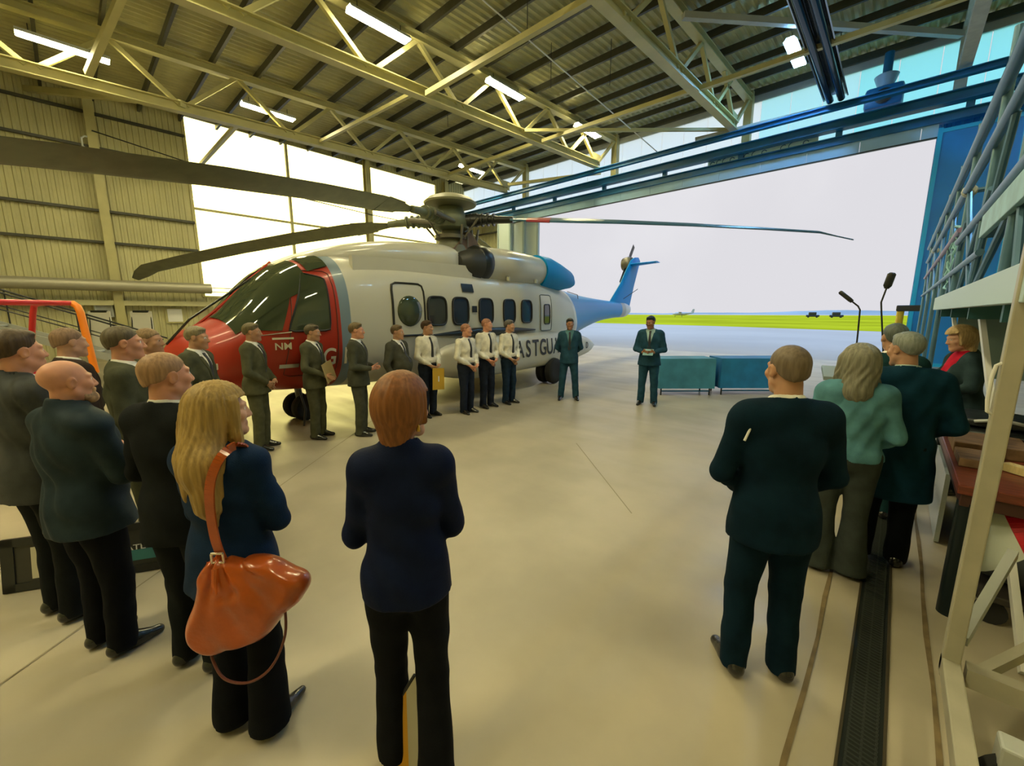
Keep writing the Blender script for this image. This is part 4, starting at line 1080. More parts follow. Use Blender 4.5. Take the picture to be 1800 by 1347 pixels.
# two tables with blue cloths standing in the open doorway
M_cloth_blue = mat('table_cloth_blue', (0.01, 0.19, 0.46), 0.6, var=0.15, vscale=3)
def cloth_table(x, y, rz, w, d, label, lbl2, m):
    t = thing('folding_table', label, 'table', (x, y, 0), rz)
    MB().box((-w / 2, -d / 2, 0.84), (w / 2, d / 2, 0.88), 0.008).build('table_top', M_greysteel, t)
    for sx_ in (-1, 1):
        for sy_ in (-1, 1):
            MB().tube([(sx_ * (w / 2 - 0.06), sy_ * (d / 2 - 0.06), 0), (sx_ * (w / 2 - 0.06), sy_ * (d / 2 - 0.06), 0.85)], 0.018, 8).build('leg', M_black, t)
    for z in (0.10,): MB().bar((-w / 2 + 0.06, -d / 2 + 0.06, z), (w / 2 - 0.06, -d / 2 + 0.06, z), 0.025, 0.03).build('foot_rail', M_bluedark, t)
    # cloth: a skirt with soft pleats
    V, F = [], []
    hw, hd = w / 2 + 0.012, d / 2 + 0.012
    per = []
    for k in range(25): per.append((-hw + 2 * hw * k / 24, -hd))
    for k in range(1, 11): per.append((hw, -hd + 2 * hd * k / 10))
    for k in range(1, 25): per.append((hw - 2 * hw * k / 24, hd))
    for k in range(1, 10): per.append((-hw, hd - 2 * hd * k / 10))
    nn = len(per)
    for z, amp in ((0.886, 0.0), (0.80, 0.004), (0.45, 0.012), (0.17, 0.02)):
        for i, (x_, y_) in enumerate(per):
            o = 1 + amp * math.sin(i * 1.9)
            V.append((x_ * o, y_ * (o + amp * 0.5 * math.sin(i * 2.7)), z))
    for j in range(3):
        for i in range(nn): F.append((j * nn + i, (j + 1) * nn + i, (j + 1) * nn + (i + 1) % nn, j * nn + (i + 1) % nn))
    F.append(tuple(range(nn)))
    b = MB(); b.V = V; b.F = F
    tag_o = b.build('tablecloth', m, None, True)
    tag_o.location = (x, y, 0); tag_o.rotation_euler = (0, 0, rz)
    tag(tag_o, lbl2, 'tablecloth')
ang = math.atan2(11.49 - 9.61, -1.92 + 3.93)
cloth_table(-3.72, 10.08, ang, 1.28, 0.62, 'folding table left of the pair standing behind the lone man near the door', 'teal cloth over the left folding table of the pair by the door', mat('table_cloth_teal', (0.05, 0.25, 0.40), 0.6, var=0.15, vscale=3))
cloth_table(-2.52, 11.28, ang, 1.72, 0.62, 'folding table right of the pair standing in front of the open doorway', 'blue cloth over the right folding table of the pair by the door', M_cloth_blue)

# red tow tractor with roll frame at the far left
tt = thing('tow_tractor', 'red tow tractor with tubular cab frame and orange rear posts by the left wall', 'tractor', (-11.45, -0.97, 0), R(35))
M_tred = mat('tractor_red', (0.55, 0.02, 0.025), 0.35, coat=0.3)
M_torg = mat('tractor_orange', (0.85, 0.24, 0.01), 0.4)
MB().box((-1.3, -0.6, 0.42), (0.15, 0.6, 1.28), 0.10).build('bonnet', M_tred, tt, True)
MB().box((0.15, -0.65, 0.38), (1.25, 0.65, 0.85), 0.08).build('chassis', M_tred, tt, True)
MB().box((0.35, -0.5, 0.85), (0.85, -0.05, 1.0), 0.05).build('seat', M_black, tt, True)
MB().box((0.78, -0.5, 0.95), (0.9, -0.05, 1.45), 0.05).build('seat_back', M_black, tt, True)
MB().tube([(0.05 + 0.0, -0.28, 1.0), (-0.05, -0.28, 1.35)], 0.02, 8).build('steering_column', M_black, tt)
MB().tube([(-0.05 + 0.06 * math.sin(a) * 0.3, -0.28 + 0.18 * math.cos(a), 1.36 + 0.18 * math.sin(a) * 0.5) for a in np.linspace(0, 2 * math.pi, 20)], 0.014, 6, caps=False).build('steering_wheel', M_black, tt, True)
for sy_ in (-0.6, 0.6):
    MB().tube([(-0.15, sy_, 1.1), (0.10, sy_, 1.95), (0.16, sy_, 2.08), (0.28, sy_, 2.12), (1.0, sy_, 2.12)], 0.045, 10).build('cab_frame', M_tred, tt, True)
    MB().tube([(1.24, sy_, 0.85), (1.14, sy_, 1.95), (1.10, sy_, 2.06), (1.0, sy_, 2.12)], 0.055, 10).build('rear_post', M_torg, tt, True)
for x_ in (0.28, 1.0): MB().tube([(x_, -0.6, 2.12), (x_, 0.6, 2.12)], 0.045, 10).build('cab_frame', M_tred, tt, True)
MB().tube([(-0.1, -0.6, 1.30), (1.2, -0.6, 1.42)], 0.035, 8).build('side_rail', M_tred, tt, True)
MB().tube([(0.62, -0.62, 2.30), (0.62, -0.62, 1.25)], 0.016, 6).build('aerial', M_white, tt)
MB().tube([(-0.55, -0.5, 1.2), (-0.2, -0.62, 2.2)], 0.02, 6).build('exhaust_stack', M_tred, tt)
MB().box((1.22, -0.55, 1.02), (1.32, -0.25, 1.22), 0.02).build('indicator_lamp', M_torg, tt, True)
for x_ in (-0.85, 0.8):
    for sy_ in (-0.68, 0.68):
        MB().lathe([(0.08, -0.13), (0.28, -0.13), (0.36, -0.08), (0.38, 0), (0.36, 0.08), (0.28, 0.13), (0.08, 0.13)], 24, Matrix.Translation((x_, sy_, 0.38)) @ Matrix.Rotation(R(90), 4, 'X')).build('wheel', RUB, tt, True)

# access stair with dark handrails in front of the left wall
sr = thing('access_stair', 'grey access stair with dark sloping handrails against the left wall', 'stairs', (0, 0, 0))
A, B = Vector((-17.8, -2.9, 2.3)), Vector((-16.6, 2.0, 0.15))
dirS = (B - A); side = Vector((dirS.y, -dirS.x, 0)).normalized() * 0.42
for sd in (-1, 1):
    MB().bar(A + side * sd, B + side * sd, 0.05, 0.2).build('stringer', M_greysteel, sr)
    MB().tube([A + side * sd + Vector((0, 0, 1.0)), B + side * sd + Vector((0, 0, 1.0))], 0.024, 8).build('handrail', M_black, sr, True)
    MB().tube([A + side * sd + Vector((0, 0, 0.55)), B + side * sd + Vector((0, 0, 0.55))], 0.016, 8).build('handrail', M_black, sr, True)
    for t in (0.05, 0.35, 0.65, 0.97):
        p = A + dirS * t + side * sd
        MB().tube([p, p + Vector((0, 0, 1.0))], 0.018, 8).build('rail_post', M_black, sr)
for k in range(11):
    p = A + dirS * ((k + 0.5) / 11)
    MB().box((p.x - 0.13, p.y - 0.14, p.z), (p.x + 0.13, p.y + 0.14, p.z + 0.035)).build('tread', M_lightgrey, sr) if False else MB().bar(p - side, p + side, 0.24, 0.035).build('tread', M_lightgrey, sr)
MB().box((-18.5, -4.4, 2.25), (-17.2, -2.8, 2.32)).build('landing', M_greysteel, sr)
for x_, y_ in ((-18.45, -4.3), (-17.25, -4.3)): MB().tube([(x_, y_, 0), (x_, y_, 2.25)], 0.04, 8).build('landing_post', M_greysteel, sr)
# big duct and pipe along the left wall
tag(MB().tube([(XL + 0.75, YB + 0.2, 3.10), (XL + 0.75, WY0 + 0.2, 3.12)], 0.24, 18).build('air_duct', mat('duct_grey', (0.40, 0.38, 0.28), 0.4, metal=0.3), None, True), 'wide grey air duct running level along the left wall', 'duct')
tag(MB().bar((XL + 0.4, YB + 0.2, 2.38), (XL + 0.4, WY0 + 0.4, 2.38), 0.12, 0.22).build('cable_tray', M_wall), 'pale cable tray running below the air duct', 'tray')
for (x, y, lb) in ((-19.4, 0.75, 'white flip chart with dark clamp left of the wall column'), (-19.0, 1.75, 'white flip chart with dark clamp nearer the helicopter nose')):
    f_ = thing('flip_chart', lb, 'flip chart', (x, y, 0), R(48))
    MB().box((-0.34, -0.02, 0.75), (0.34, 0.0, 2.0), 0.004).build('board', M_white, f_)
    MB().box((-0.34, -0.03, 0.80), (0.34, -0.021, 1.97)).build('paper_pad', mat('paper_white', (0.80, 0.80, 0.76), 0.7), f_)
    MB().box((-0.24, -0.05, 1.96), (0.24, 0.02, 2.03), 0.008).build('clamp', M_black, f_)
    for sx_ in (-0.3, 0.3): MB().tube([(sx_, -0.0, 1.95), (sx_ * 1.2, -0.22, 0)], 0.016, 8).build('leg', M_black, f_)
    MB().tube([(0, 0.02, 1.95), (0, 0.5, 0)], 0.016, 8).build('leg', M_black, f_)
nb = thing('notice_frame', 'pale framed notice on the left wall beyond the flip charts', 'notice', (XL + 0.06, 3.6, 1.45), R(0))
MB().box((0, -0.35, 0), (0.04, 0.35, 0.75)).build('frame', MATS['cream_steel_paint'], nb)
MB().box((0.04, -0.28, 0.07), (0.05, 0.28, 0.68)).build('sheet', MATS['paper_white'], nb)
el = thing('electrical_cabinet', 'small grey electrical cabinet beside the left wall column', 'cabinet', (XL + 0.05, 1.15, 1.75))
MB().box((0, -0.3, 0), (0.2, 0.3, 0.7), 0.015).build('box', M_lightgrey, el)
MB().box((0.2, -0.24, 0.06), (0.215, 0.24, 0.64), 0.004).build('door', M_greysteel, el)
# crane hook on the left column
tag(MB().tube([(XL + 0.44, 1.5, 9.15), (XL + 0.6, 1.4, 9.1), (XL + 0.62, 1.3, 9.0), (XL + 0.62, 1.3, 8.7), (XL + 0.62, 1.44, 8.6), (XL + 0.62, 1.5, 8.42), (XL + 0.62, 1.36, 8.26), (XL + 0.62, 1.2, 8.32), (XL + 0.62, 1.16, 8.44)], 0.035, 8).build('crane_hook', M_lightgrey, None, True), 'pale crane hook hanging high beside the left wall column', 'hook')

# things far out on the airfield
def car(x, y, label):
    t = thing('airport_vehicle', label, 'vehicle', (x, y, 0.0), R(10))
    MB().box((-2.2, -0.9, 0.35), (2.2, 0.9, 1.1), 0.15).build('body', M_black, t, True)
    MB().box((-1.4, -0.8, 1.1), (1.2, 0.8, 2.2), 0.2).build('cab', M_black, t, True)
    for a in (-1.4, 1.4):
        for b in (-0.85, 0.85): MB().lathe([(0.05, -0.1), (0.35, -0.1), (0.35, 0.1), (0.05, 0.1)], 14, Matrix.Translation((a, b, 0.35)) @ Matrix.Rotation(R(90), 4, 'X')).build('wheel', RUB, t)
car(-25.5, 205.0, 'dark vehicle standing on the far airfield grass')
car(-18.0, 206.0, 'second dark vehicle just right of the first on the far airfield grass')
ap = thing('light_aircraft', 'tiny grey light aircraft parked at the far left end of the airfield', 'aircraft', (-72, 190, 0), R(20))
MB().tube([(-4, 0, 1.4), (-2.5, 0, 1.5), (1, 0, 1.5), (4.5, 0, 1.9)], [0.2, 0.7, 0.7, 0.2], 12).build('fuselage', M_greysteel, ap, True)
foil_loft('wing', [((-0.8, -5.5, 2.3), (1.3, 0, 0), (0, 0, 0.1)), ((-0.8, 5.5, 2.3), (1.3, 0, 0), (0, 0, 0.1))], M_greysteel, ap)
foil_loft('tail', [((4.2, 0, 1.8), (1.4, 0, 0), (0, 0.08, 0)), ((4.8, 0, 3.6), (0.8, 0, 0), (0, 0.06, 0))], M_greysteel, ap)
MB().tube([(0, 0.9, 0.0), (0, 0.5, 1.2)], 0.08, 8).tube([(0, -0.9, 0.0), (0, -0.5, 1.2)], 0.08, 8).tube([(-2.8, 0, 0), (-2.8, 0, 1.2)], 0.08, 8).build('undercarriage', M_black, ap)
# yellow post beside the right jamb, seen against the grass
yp = thing('bollard_post', 'yellow post with a dark fitting standing just inside the right jamb', 'post', (0.02, 19.4, 0))
MB().tube([(0, 0, 0), (0, 0, 2.15)], 0.10, 14).build('post', mat('post_yellow', (0.50, 0.34, 0.02), 0.5), yp, True)
MB().box((-0.12, -0.14, 2.0), (0.5, 0.14, 2.2), 0.03).build('fitting', M_black, yp)
# small dolly under the helicopter nose
dl = thing('ground_dolly', 'small dark wheeled dolly on the floor under the helicopter nose', 'dolly', (-7.55, 1.15, 0), R(40))
MB().box((-0.5, -0.28, 0.22), (0.5, 0.28, 0.30), 0.02).build('platform', M_black, dl)
MB().tube([(0.5, 0, 0.26), (0.9, 0, 0.5), (1.0, 0, 0.85)], 0.02, 8).build('handle', M_greysteel, dl, True)
for a in (-0.38, 0.38):
    for b in (-0.25, 0.25): MB().lathe([(0.02, -0.03), (0.10, -0.03), (0.11, 0), (0.10, 0.03), (0.02, 0.03)], 16, Matrix.Translation((a, b, 0.11)) @ Matrix.Rotation(R(90), 4, 'X')).build('wheel', RUB, dl, True)
MB().lathe([(0.02, 0), (0.14, 0.02), (0.15, 0.28), (0.05, 0.34)], 18, Matrix.Translation((-0.15, 0, 0.30))).build('canister', HM, dl, True)

# framed picture standing on the floor behind the left men
pf = thing('picture_frame', 'black framed picture leaning behind the legs of the leftmost man', 'picture', (-4.14, -0.10, 0.0), R(62))
Mt = Matrix.Rotation(R(-9), 4, 'X') @ Matrix.Diagonal((1, 1, 0.8, 1))
MBf = MB()
for lo, hi in (((-0.50, -0.015, 0.005), (0.50, 0.015, 0.075)), ((-0.50, -0.015, 0.405), (0.50, 0.015, 0.475)), ((-0.50, -0.015, 0.005), (-0.43, 0.015, 0.475)), ((0.43, -0.015, 0.005), (0.50, 0.015, 0.475))): MBf.box(lo, hi, 0, Mt)
MBf.build('frame', M_black, pf)
MB().box((-0.43, -0.006, 0.075), (0.43, 0.004, 0.405), 0, Mt).build('mount', mat('mount_dark', (0.04, 0.04, 0.035), 0.5), pf)
MB().box((-0.34, -0.010, 0.10), (-0.25, -0.006, 0.38), 0, Mt).build('print', mat('print_pale', (0.62, 0.58, 0.45), 0.5), pf)
MB().box((0.12, -0.010, 0.12), (0.40, -0.006, 0.22), 0, Mt).build('print', mat('print_teal', (0.05, 0.22, 0.24), 0.5), pf)
Vt, Ft = text_mesh('ATL', 0.07, 0.001)
tb_ = MB(); tb_.V = [Mt @ Vector((v.x + 0.26, -0.013 - v.z, v.y + 0.245)) for v in Vt]; tb_.F = Ft
tb_.build('lettering', mat('lettering_pale', (0.75, 0.75, 0.75), 0.5), pf, fix=False)
# ================================================================== PEOPLE: signed-distance bodies turned into meshes
f32 = np.float32
QUAL = 1.0
class Grid:
    def __init__(s, xs, ys, zs, k=0.02):
        s.ax = [np.asarray(a, f32) for a in (xs, ys, zs)]
        s.D = np.full([len(a) for a in s.ax], 0.5, f32)
    def sub(s, lo, hi):
        return tuple(slice(int(np.searchsorted(a, l)), int(np.searchsorted(a, h))) for a, l, h in zip(s.ax, lo, hi))
    def pts(s, sl):
        return np.meshgrid(s.ax[0][sl[0]], s.ax[1][sl[1]], s.ax[2][sl[2]], indexing='ij')
    def put(s, lo, hi, fn, k=0.02, op='u', mg=0.06):
        sl = s.sub([l - mg for l in lo], [h + mg for h in hi])
        if any(q.stop - q.start < 1 for q in sl): return
        X, Y, Z = s.pts(sl)
        d = fn(X, Y, Z).astype(f32)
        D = s.D[sl]
        if op == 'u': s.D[sl] = smin(D, d, k)
        elif op == 'sub': s.D[sl] = -smin(-D, d, k)
        elif op == 'i': s.D[sl] = np.maximum(D, d)
    def cone(s, a, b, ra, rb, k=0.02, op='u'):
        r = max(ra, rb)
        lo = [min(a[i], b[i]) - r for i in range(3)]; hi = [max(a[i], b[i]) + r for i in range(3)]
        s.put(lo, hi, lambda X, Y, Z: d_cone(X, Y, Z, a, b, ra, rb), k, op)
    def ell(s, c, r, k=0.02, op='u', rot=None):
        m = max(r) if rot is not None else None
        lo = [c[i] - (m or r[i]) for i in range(3)]; hi = [c[i] + (m or r[i]) for i in range(3)]
        s.put(lo, hi, lambda X, Y, Z: d_ell(X, Y, Z, c, r, rot), k, op)
def smin(a, b, k):
    if k <= 0: return np.minimum(a, b)
    h = np.clip(0.5 + 0.5 * (b - a) / k, 0, 1)
    return b + (a - b) * h - k * h * (1 - h)
def d_cone(X, Y, Z, a, b, ra, rb):
    ax, ay, az = a; dx, dy, dz = b[0] - ax, b[1] - ay, b[2] - az
    L = max(1e-9, dx * dx + dy * dy + dz * dz)
    px, py, pz = X - ax, Y - ay, Z - az
    t = np.clip((px * dx + py * dy + pz * dz) / L, 0, 1)
    return np.sqrt((px - t * dx) ** 2 + (py - t * dy) ** 2 + (pz - t * dz) ** 2) - (ra + (rb - ra) * t)
def d_ell(X, Y, Z, c, r, rot=None):
    x, y, z = X - c[0], Y - c[1], Z - c[2]
    if rot is not None:
        q = np.asarray(rot)
        x, y, z = q[0, 0] * x + q[1, 0] * y + q[2, 0] * z, q[0, 1] * x + q[1, 1] * y + q[2, 1] * z, q[0, 2] * x + q[1, 2] * y + q[2, 2] * z
    k0 = np.sqrt((x / r[0]) ** 2 + (y / r[1]) ** 2 + (z / r[2]) ** 2)
    k1 = np.sqrt((x / r[0] ** 2) ** 2 + (y / r[1] ** 2) ** 2 + (z / r[2] ** 2) ** 2)
    return k0 * (k0 - 1) / np.maximum(k1, 1e-6)
def axis(lo, hi, h, fine=()):
    out = [lo]
    while out[-1] < hi:
        x = out[-1]; hh = h
        for a, b, hf in fine:
            if a - hf <= x <= b: hh = min(hh, hf)
            elif x < a and x + hh > a: hh = min(hh, max(hf, a - x))
        out.append(x + hh)
    return out
_C = np.array([(i, j, k) for i in (0, 1) for j in (0, 1) for k in (0, 1)])
_E = [(a, b) for a in range(8) for b in range(a + 1, 8) if np.abs(_C[a] - _C[b]).sum() == 1]
def nets(D, ax):
    S = D < 0
    nx, ny, nz = D.shape
    cnt = np.zeros((nx - 1, ny - 1, nz - 1), np.int8)
    for c in _C: cnt += S[c[0]:nx - 1 + c[0], c[1]:ny - 1 + c[1], c[2]:nz - 1 + c[2]]
    I = np.argwhere((cnt > 0) & (cnt < 8))
    if len(I) == 0: return np.zeros((0, 3)), np.zeros((0, 4), int)
    vals = np.stack([D[I[:, 0] + c[0], I[:, 1] + c[1], I[:, 2] + c[2]] for c in _C], 1)
    pos = np.zeros((len(I), 3)); n = np.zeros(len(I))
    for a, b in _E:
        va, vb = vals[:, a], vals[:, b]
        m = (va < 0) != (vb < 0)
        t = np.where(m, va / np.where(m, va - vb, 1), 0)
        pos += np.where(m[:, None], _C[a] + t[:, None] * (_C[b] - _C[a]), 0); n += m
    pos /= n[:, None]
    V = np.empty_like(pos)
    for q in range(3):
        A = ax[q]; V[:, q] = A[I[:, q]] + pos[:, q] * (A[I[:, q] + 1] - A[I[:, q]])
    vid = np.full((nx - 1, ny - 1, nz - 1), -1, np.int64); vid[I[:, 0], I[:, 1], I[:, 2]] = np.arange(len(I))
    Q = []
    for q in range(3):
        sl0 = [slice(1, None)] * 3; sl1 = [slice(1, None)] * 3
        lo = [slice(1, s - 1) for s in (nx, ny, nz)]; hi = list(lo)
        lo[q] = slice(0, (nx, ny, nz)[q] - 1); hi[q] = slice(1, (nx, ny, nz)[q])
        s0, s1 = S[tuple(lo)], S[tuple(hi)]
        off = [1, 1, 1]; off[q] = 0
        for flip, m in ((False, s0 & ~s1), (True, ~s0 & s1)):
            J = np.argwhere(m) + off
            if len(J) == 0: continue
            u, w = (q + 1) % 3, (q + 2) % 3
            c = []
            for du, dw in ((-1, -1), (0, -1), (0, 0), (-1, 0)):
                K = J.copy(); K[:, u] += du; K[:, w] += dw
                c.append(vid[K[:, 0], K[:, 1], K[:, 2]])
            c = np.stack(c, 1)
            Q.append(c[:, ::-1] if flip else c)
    Q = np.concatenate(Q)
    Q = Q[(Q >= 0).all(1)]
    return V, Q
def smooth_mesh(V, Q, it=1, lam=0.5):
    for _ in range(it):
        acc = np.zeros_like(V); n = np.zeros(len(V))
        for a in range(4):
            i, j = Q[:, a], Q[:, (a + 1) % 4]
            np.add.at(acc, i, V[j]); np.add.at(n, i, 1); np.add.at(acc, j, V[i]); np.add.at(n, j, 1)
        V = V * (1 - lam) + lam * acc / np.maximum(n, 1)[:, None]
    return V
def unit(v): v = np.asarray(v, float); return v / max(1e-9, np.linalg.norm(v))

# ---- the pose table: elbow, wrist, hand direction, thumb direction for the RIGHT arm (x > 0); mirrored for the left
POSES = {
    'side':   ((0.245, -0.03, 1.125), (0.255, 0.045, 0.875), (0.0, 0.15, -1), (-0.2, 1, 0.1)),
    'clasp':  ((0.255, 0.00, 1.12), (0.075, 0.165, 0.955), (-0.75, 0.10, -0.65), (-0.5, 0.7, 0.4)),
    'clasp2': ((0.255, 0.00, 1.12), (0.090, 0.195, 0.965), (-0.8, -0.05, -0.6), (-0.4, 0.8, 0.4)),
    'waist':  ((0.25, -0.02, 1.11), (0.10, 0.215, 1.07), (-0.8, 0.5, 0.05), (0.1, 0.3, 1)),
    'fold':   ((0.235, 0.04, 1.125), (-0.045, 0.205, 1.160), (-0.85, -0.50, 0.12), (0, 0.1, 1)),
    'fold2':  ((0.235, 0.05, 1.12), (-0.045, 0.165, 1.115), (-0.8, -0.6, 0.05), (0, 0.1, 1)),
    'behind': ((0.25, -0.10, 1.13), (0.06, -0.185, 0.97), (-0.75, -0.05, -0.6), (-0.2, -0.9, -0.3)),
    'pocket': ((0.275, -0.05, 1.13), (0.205, 0.06, 0.93), (-0.25, 0.3, -0.9), (-0.3, 0.9, 0.2)),
    'hold':   ((0.25, -0.01, 1.12), (0.12, 0.22, 1.00), (-0.45, 0.75, -0.4), (-0.2, 0.4, 0.9)),
    'reach':  ((0.26, 0.06, 1.16), (0.22, 0.32, 1.08), (-0.1, 0.9, -0.3), (-0.5, 0.2, 0.8)),
}
SKIN = {'fair': (0.60, 0.34, 0.24), 'ruddy': (0.62, 0.30, 0.20), 'tan': (0.48, 0.26, 0.16), 'dark': (0.30, 0.14, 0.08)}
def skin_mat(k): return mat('skin_' + k, SKIN[k], 0.5, var=0.06, vscale=18, sss=0.15, spec=0.4)
M_eye = mat('eye_white', (0.75, 0.72, 0.68), 0.2)
M_iris = mat('eye_dark', (0.03, 0.02, 0.015), 0.1)
M_lip = mat('lip', (0.46, 0.20, 0.15), 0.45)
SHOE = mat('shoe_black', (0.012, 0.012, 0.013), 0.22, coat=0.3)
SOLE = mat('shoe_sole', (0.02, 0.018, 0.016), 0.7)
def cloth(name, col, rough=0.85): return mat(name, col, rough, var=0.18, vscale=9, bump=0.25, bscale=220, spec=0.08, sheen=0.0)

def Rz(a): c, s = math.cos(a), math.sin(a); return np.array([[c, -s, 0], [s, c, 0], [0, 0, 1.0]])
def Rx(a): c, s = math.cos(a), math.sin(a); return np.array([[1.0, 0, 0], [0, c, -s], [0, s, c]])

class Person:
    def __init__(s, label, x, y, yaw, h=1.78, q=1.0, build=1.0, arms=('side', 'side'), head=(0, 0), skin='fair', female=False,
                 hair=('short', (0.10, 0.06, 0.03)), seed=0, lean=0.0, group=None, jaw=1.0, stance=0.0, belly=0.0, stagger=0.0):
        s.stag = stagger
        s.belly = belly
        s.root = thing('person', label, 'person', (x, y, 0), yaw - math.pi / 2, group)
        s.k = h / 1.75
        s.q, s.w, s.female, s.seed, s.skin, s.hairspec, s.jaw = q, build, female, seed, skin, hair, jaw
        s.arms, s.lean, s.stance = arms, lean, stance
        s.rng = random.Random(seed)
        s.Rh = Rz(R(head[0])) @ Rx(R(head[1]))       # head turned (+ = to the person's left) and tilted (+ = up)
        s.neck0 = np.array([0, -0.02, 1.45])
        s.hc = s.neck0 + np.array([0, 0.0, 0.0]) + s.Rh @ np.array([0, 0.03, 0.185])
        s.body()
        s.hair()
    # head-local point -> body
    def H(s, p): return tuple(s.hc + s.Rh @ (np.asarray(p, float) * s.hs))
    hs = 1.0
    def limbs(s):
        A = {}
        for sd, pose in ((1, s.arms[0]), (-1, s.arms[1])):
            e, w, hd, th = POSES[pose]
            m = np.array([sd, 1, 1.0])
            ww = s.w
            sh = np.array([0.178 * (0.93 if s.female else 1.02) * (0.5 + 0.5 * ww), -0.015, 1.405]) * m
            e = np.array(e) * m * np.array([0.9 + 0.1 * ww if not s.female else 0.92, 1, 1]); w = np.array(w) * m
            if ww > 1.05:
                e = e + m * np.array([0.035, 0, 0]) * (ww - 1) * 5; w = w + np.array([0, 0.05 * (ww - 1) * 5, 0]) * (w[1] > 0.1)
            A[sd] = (sh, e, w, unit(np.array(hd) * m), unit(np.array(th) * m))
        return A
    def legs(s):
        st = s.stance
        L = {}
        for sd in (1, -1):
            L[sd] = ((sd * 0.088, -0.005, 0.90), (sd * (0.098 + st * 0.5), 0.015 - sd * s.stag * 0.5, 0.485), (sd * (0.100 + st), -0.02 - sd * s.stag, 0.085))
        return L
    def torso_prims(s, g, o, k=0.05, legs=True):
        "torso with offset o"
        w, fm = s.w, s.female
        hipw, waw, chw = (0.172, 0.130, 0.152) if fm else (0.160, 0.146, 0.172)
        be = s.belly; w = 1 + (w - 1) * 0.55
        g.ell((0, -0.012, 0.945), (hipw * w + o, 0.118 * w + o, 0.135 + o), k)
        g.ell((0, 0.005 + be * 0.35, 1.09), (waw * w + o, (0.100 + be * 0.5) * w + o, 0.17 + o), k)
        g.ell((0, -0.005, 1.275), (chw * (0.4 + 0.6 * w) + o, 0.115 * w + o, 0.185 + o), k)
        sw = 0.140 if fm else 0.160
        sw *= 0.5 + 0.5 * w
        g.cone((-sw, -0.02, 1.405), (sw, -0.02, 1.405), 0.055 + o, 0.055 + o, k)
        for sd in (1, -1): g.cone((0, -0.03, 1.455), (sd * 0.13, -0.025, 1.415), 0.052 + o * 0.7, 0.046 + o, k)
        if fm:
            for sd in (1, -1): g.ell((sd * 0.07, 0.085, 1.25), (0.062 + o, 0.055 + o, 0.062 + o), k)
    def body(s):
        q = s.q
        A, L = s.limbs(), s.legs()
        hf = (0.0052 if q <= 1.2 else 0.0085) * (q ** 0.5); hb = 0.016 * q; hh = 0.0065 * (1 if q <= 1.2 else 1.5)
        hz = []
        for sd in (1, -1):
            sh, e, w, hd, th = A[sd]; c = w + hd * 0.09
            hz.append((w, c))
        fx = [(s.hc[0] - 0.10, s.hc[0] + 0.10, hf)]; fy = [(s.hc[1] - 0.13, s.hc[1] + 0.145, hf)]; fz = [(s.hc[2] - 0.135, s.hc[2] + 0.135, hf)]
        for w, c in hz:
            fx.append((min(w[0], c[0]) - 0.06, max(w[0], c[0]) + 0.06, hh)); fy.append((min(w[1], c[1]) - 0.06, max(w[1], c[1]) + 0.06, hh)); fz.append((min(w[2], c[2]) - 0.075, max(w[2], c[2]) + 0.05, hh))
        g = Grid(axis(-0.42, 0.42, hb, fx), axis(-0.34, 0.42, hb, fy), axis(0.02, 1.84, hb, fz))
        s.torso_prims(g, -0.012)
        for sd in (1, -1):
            a, b, c = L[sd]
            g.cone(a, b, 0.078, 0.050, 0.04); g.cone(b, c, 0.050, 0.036, 0.03); g.cone(c, (c[0], c[1] + 0.08, 0.038), 0.030, 0.018, 0.02)
            sh, e, w, hd, th = A[sd]
            g.cone(sh, e, 0.046, 0.038, 0.03); g.cone(e, w, 0.038, 0.026, 0.02)
            s.hand(g, w, hd, th, sd)
        # neck and head
        nr = 0.050 if s.female else 0.058
        g.cone(s.neck0 + [0, -0.005, -0.02], s.H((0, -0.025, -0.06)), nr + 0.004, nr - 0.002, 0.03)
        H = s.H; k = s.hs; f = 0.95 if s.female else 1.0
        rot = s.Rh
        g.ell(H((0, -0.018, 0.035)), (0.076 * k, 0.096 * k, 0.084 * k), 0.02, rot=rot)
        g.ell(H((0, 0.028, -0.025)), (0.062 * f * k, 0.066 * k, 0.088 * k), 0.025, rot=rot)
        for sd in (1, -1):
            g.cone(H((sd * 0.050 * f, 0.0, -0.055)), H((sd * 0.012, 0.070, -0.100)), 0.020 * s.jaw, 0.020, 0.025)
            g.ell(H((sd * 0.042, 0.062, -0.022)), (0.024, 0.022, 0.022), 0.02)
            g.cone(H((sd * 0.012, 0.088, 0.026)), H((sd * 0.046, 0.070, 0.024)), 0.0095, 0.009, 0.014)
        g.ell(H((0, 0.076, -0.098)), (0.022, 0.018, 0.018), 0.018)
        for sd in (1, -1):
            g.ell(H((sd * 0.031, 0.096, 0.006)), (0.017, 0.014, 0.011), 0.010, 'sub', rot)
            g.ell(H((sd * 0.031, 0.077, 0.005)), (0.0125, 0.0125, 0.0115), 0.003)
        g.cone(H((0, 0.088, 0.014)), H((0, 0.109, -0.031)), 0.0085, 0.0115, 0.013)
        for sd in (1, -1): g.ell(H((sd * 0.012, 0.100, -0.035)), (0.009, 0.010, 0.008), 0.008)
        g.cone(H((-0.016, 0.088, -0.060)), H((0.016, 0.088, -0.060)), 0.0065, 0.0065, 0.008)
        g.cone(H((-0.014, 0.087, -0.072)), H((0.014, 0.087, -0.072)), 0.0075, 0.0075, 0.008)
        g.put(np.array(H((0, 0.1, -0.066))) - 0.04, np.array(H((0, 0.1, -0.066))) + 0.04, lambda X, Y, Z: d_cone(X, Y, Z, H((-0.022, 0.099, -0.066)), H((0.022, 0.099, -0.066)), 0.003, 0.003), 0.004, 'sub')
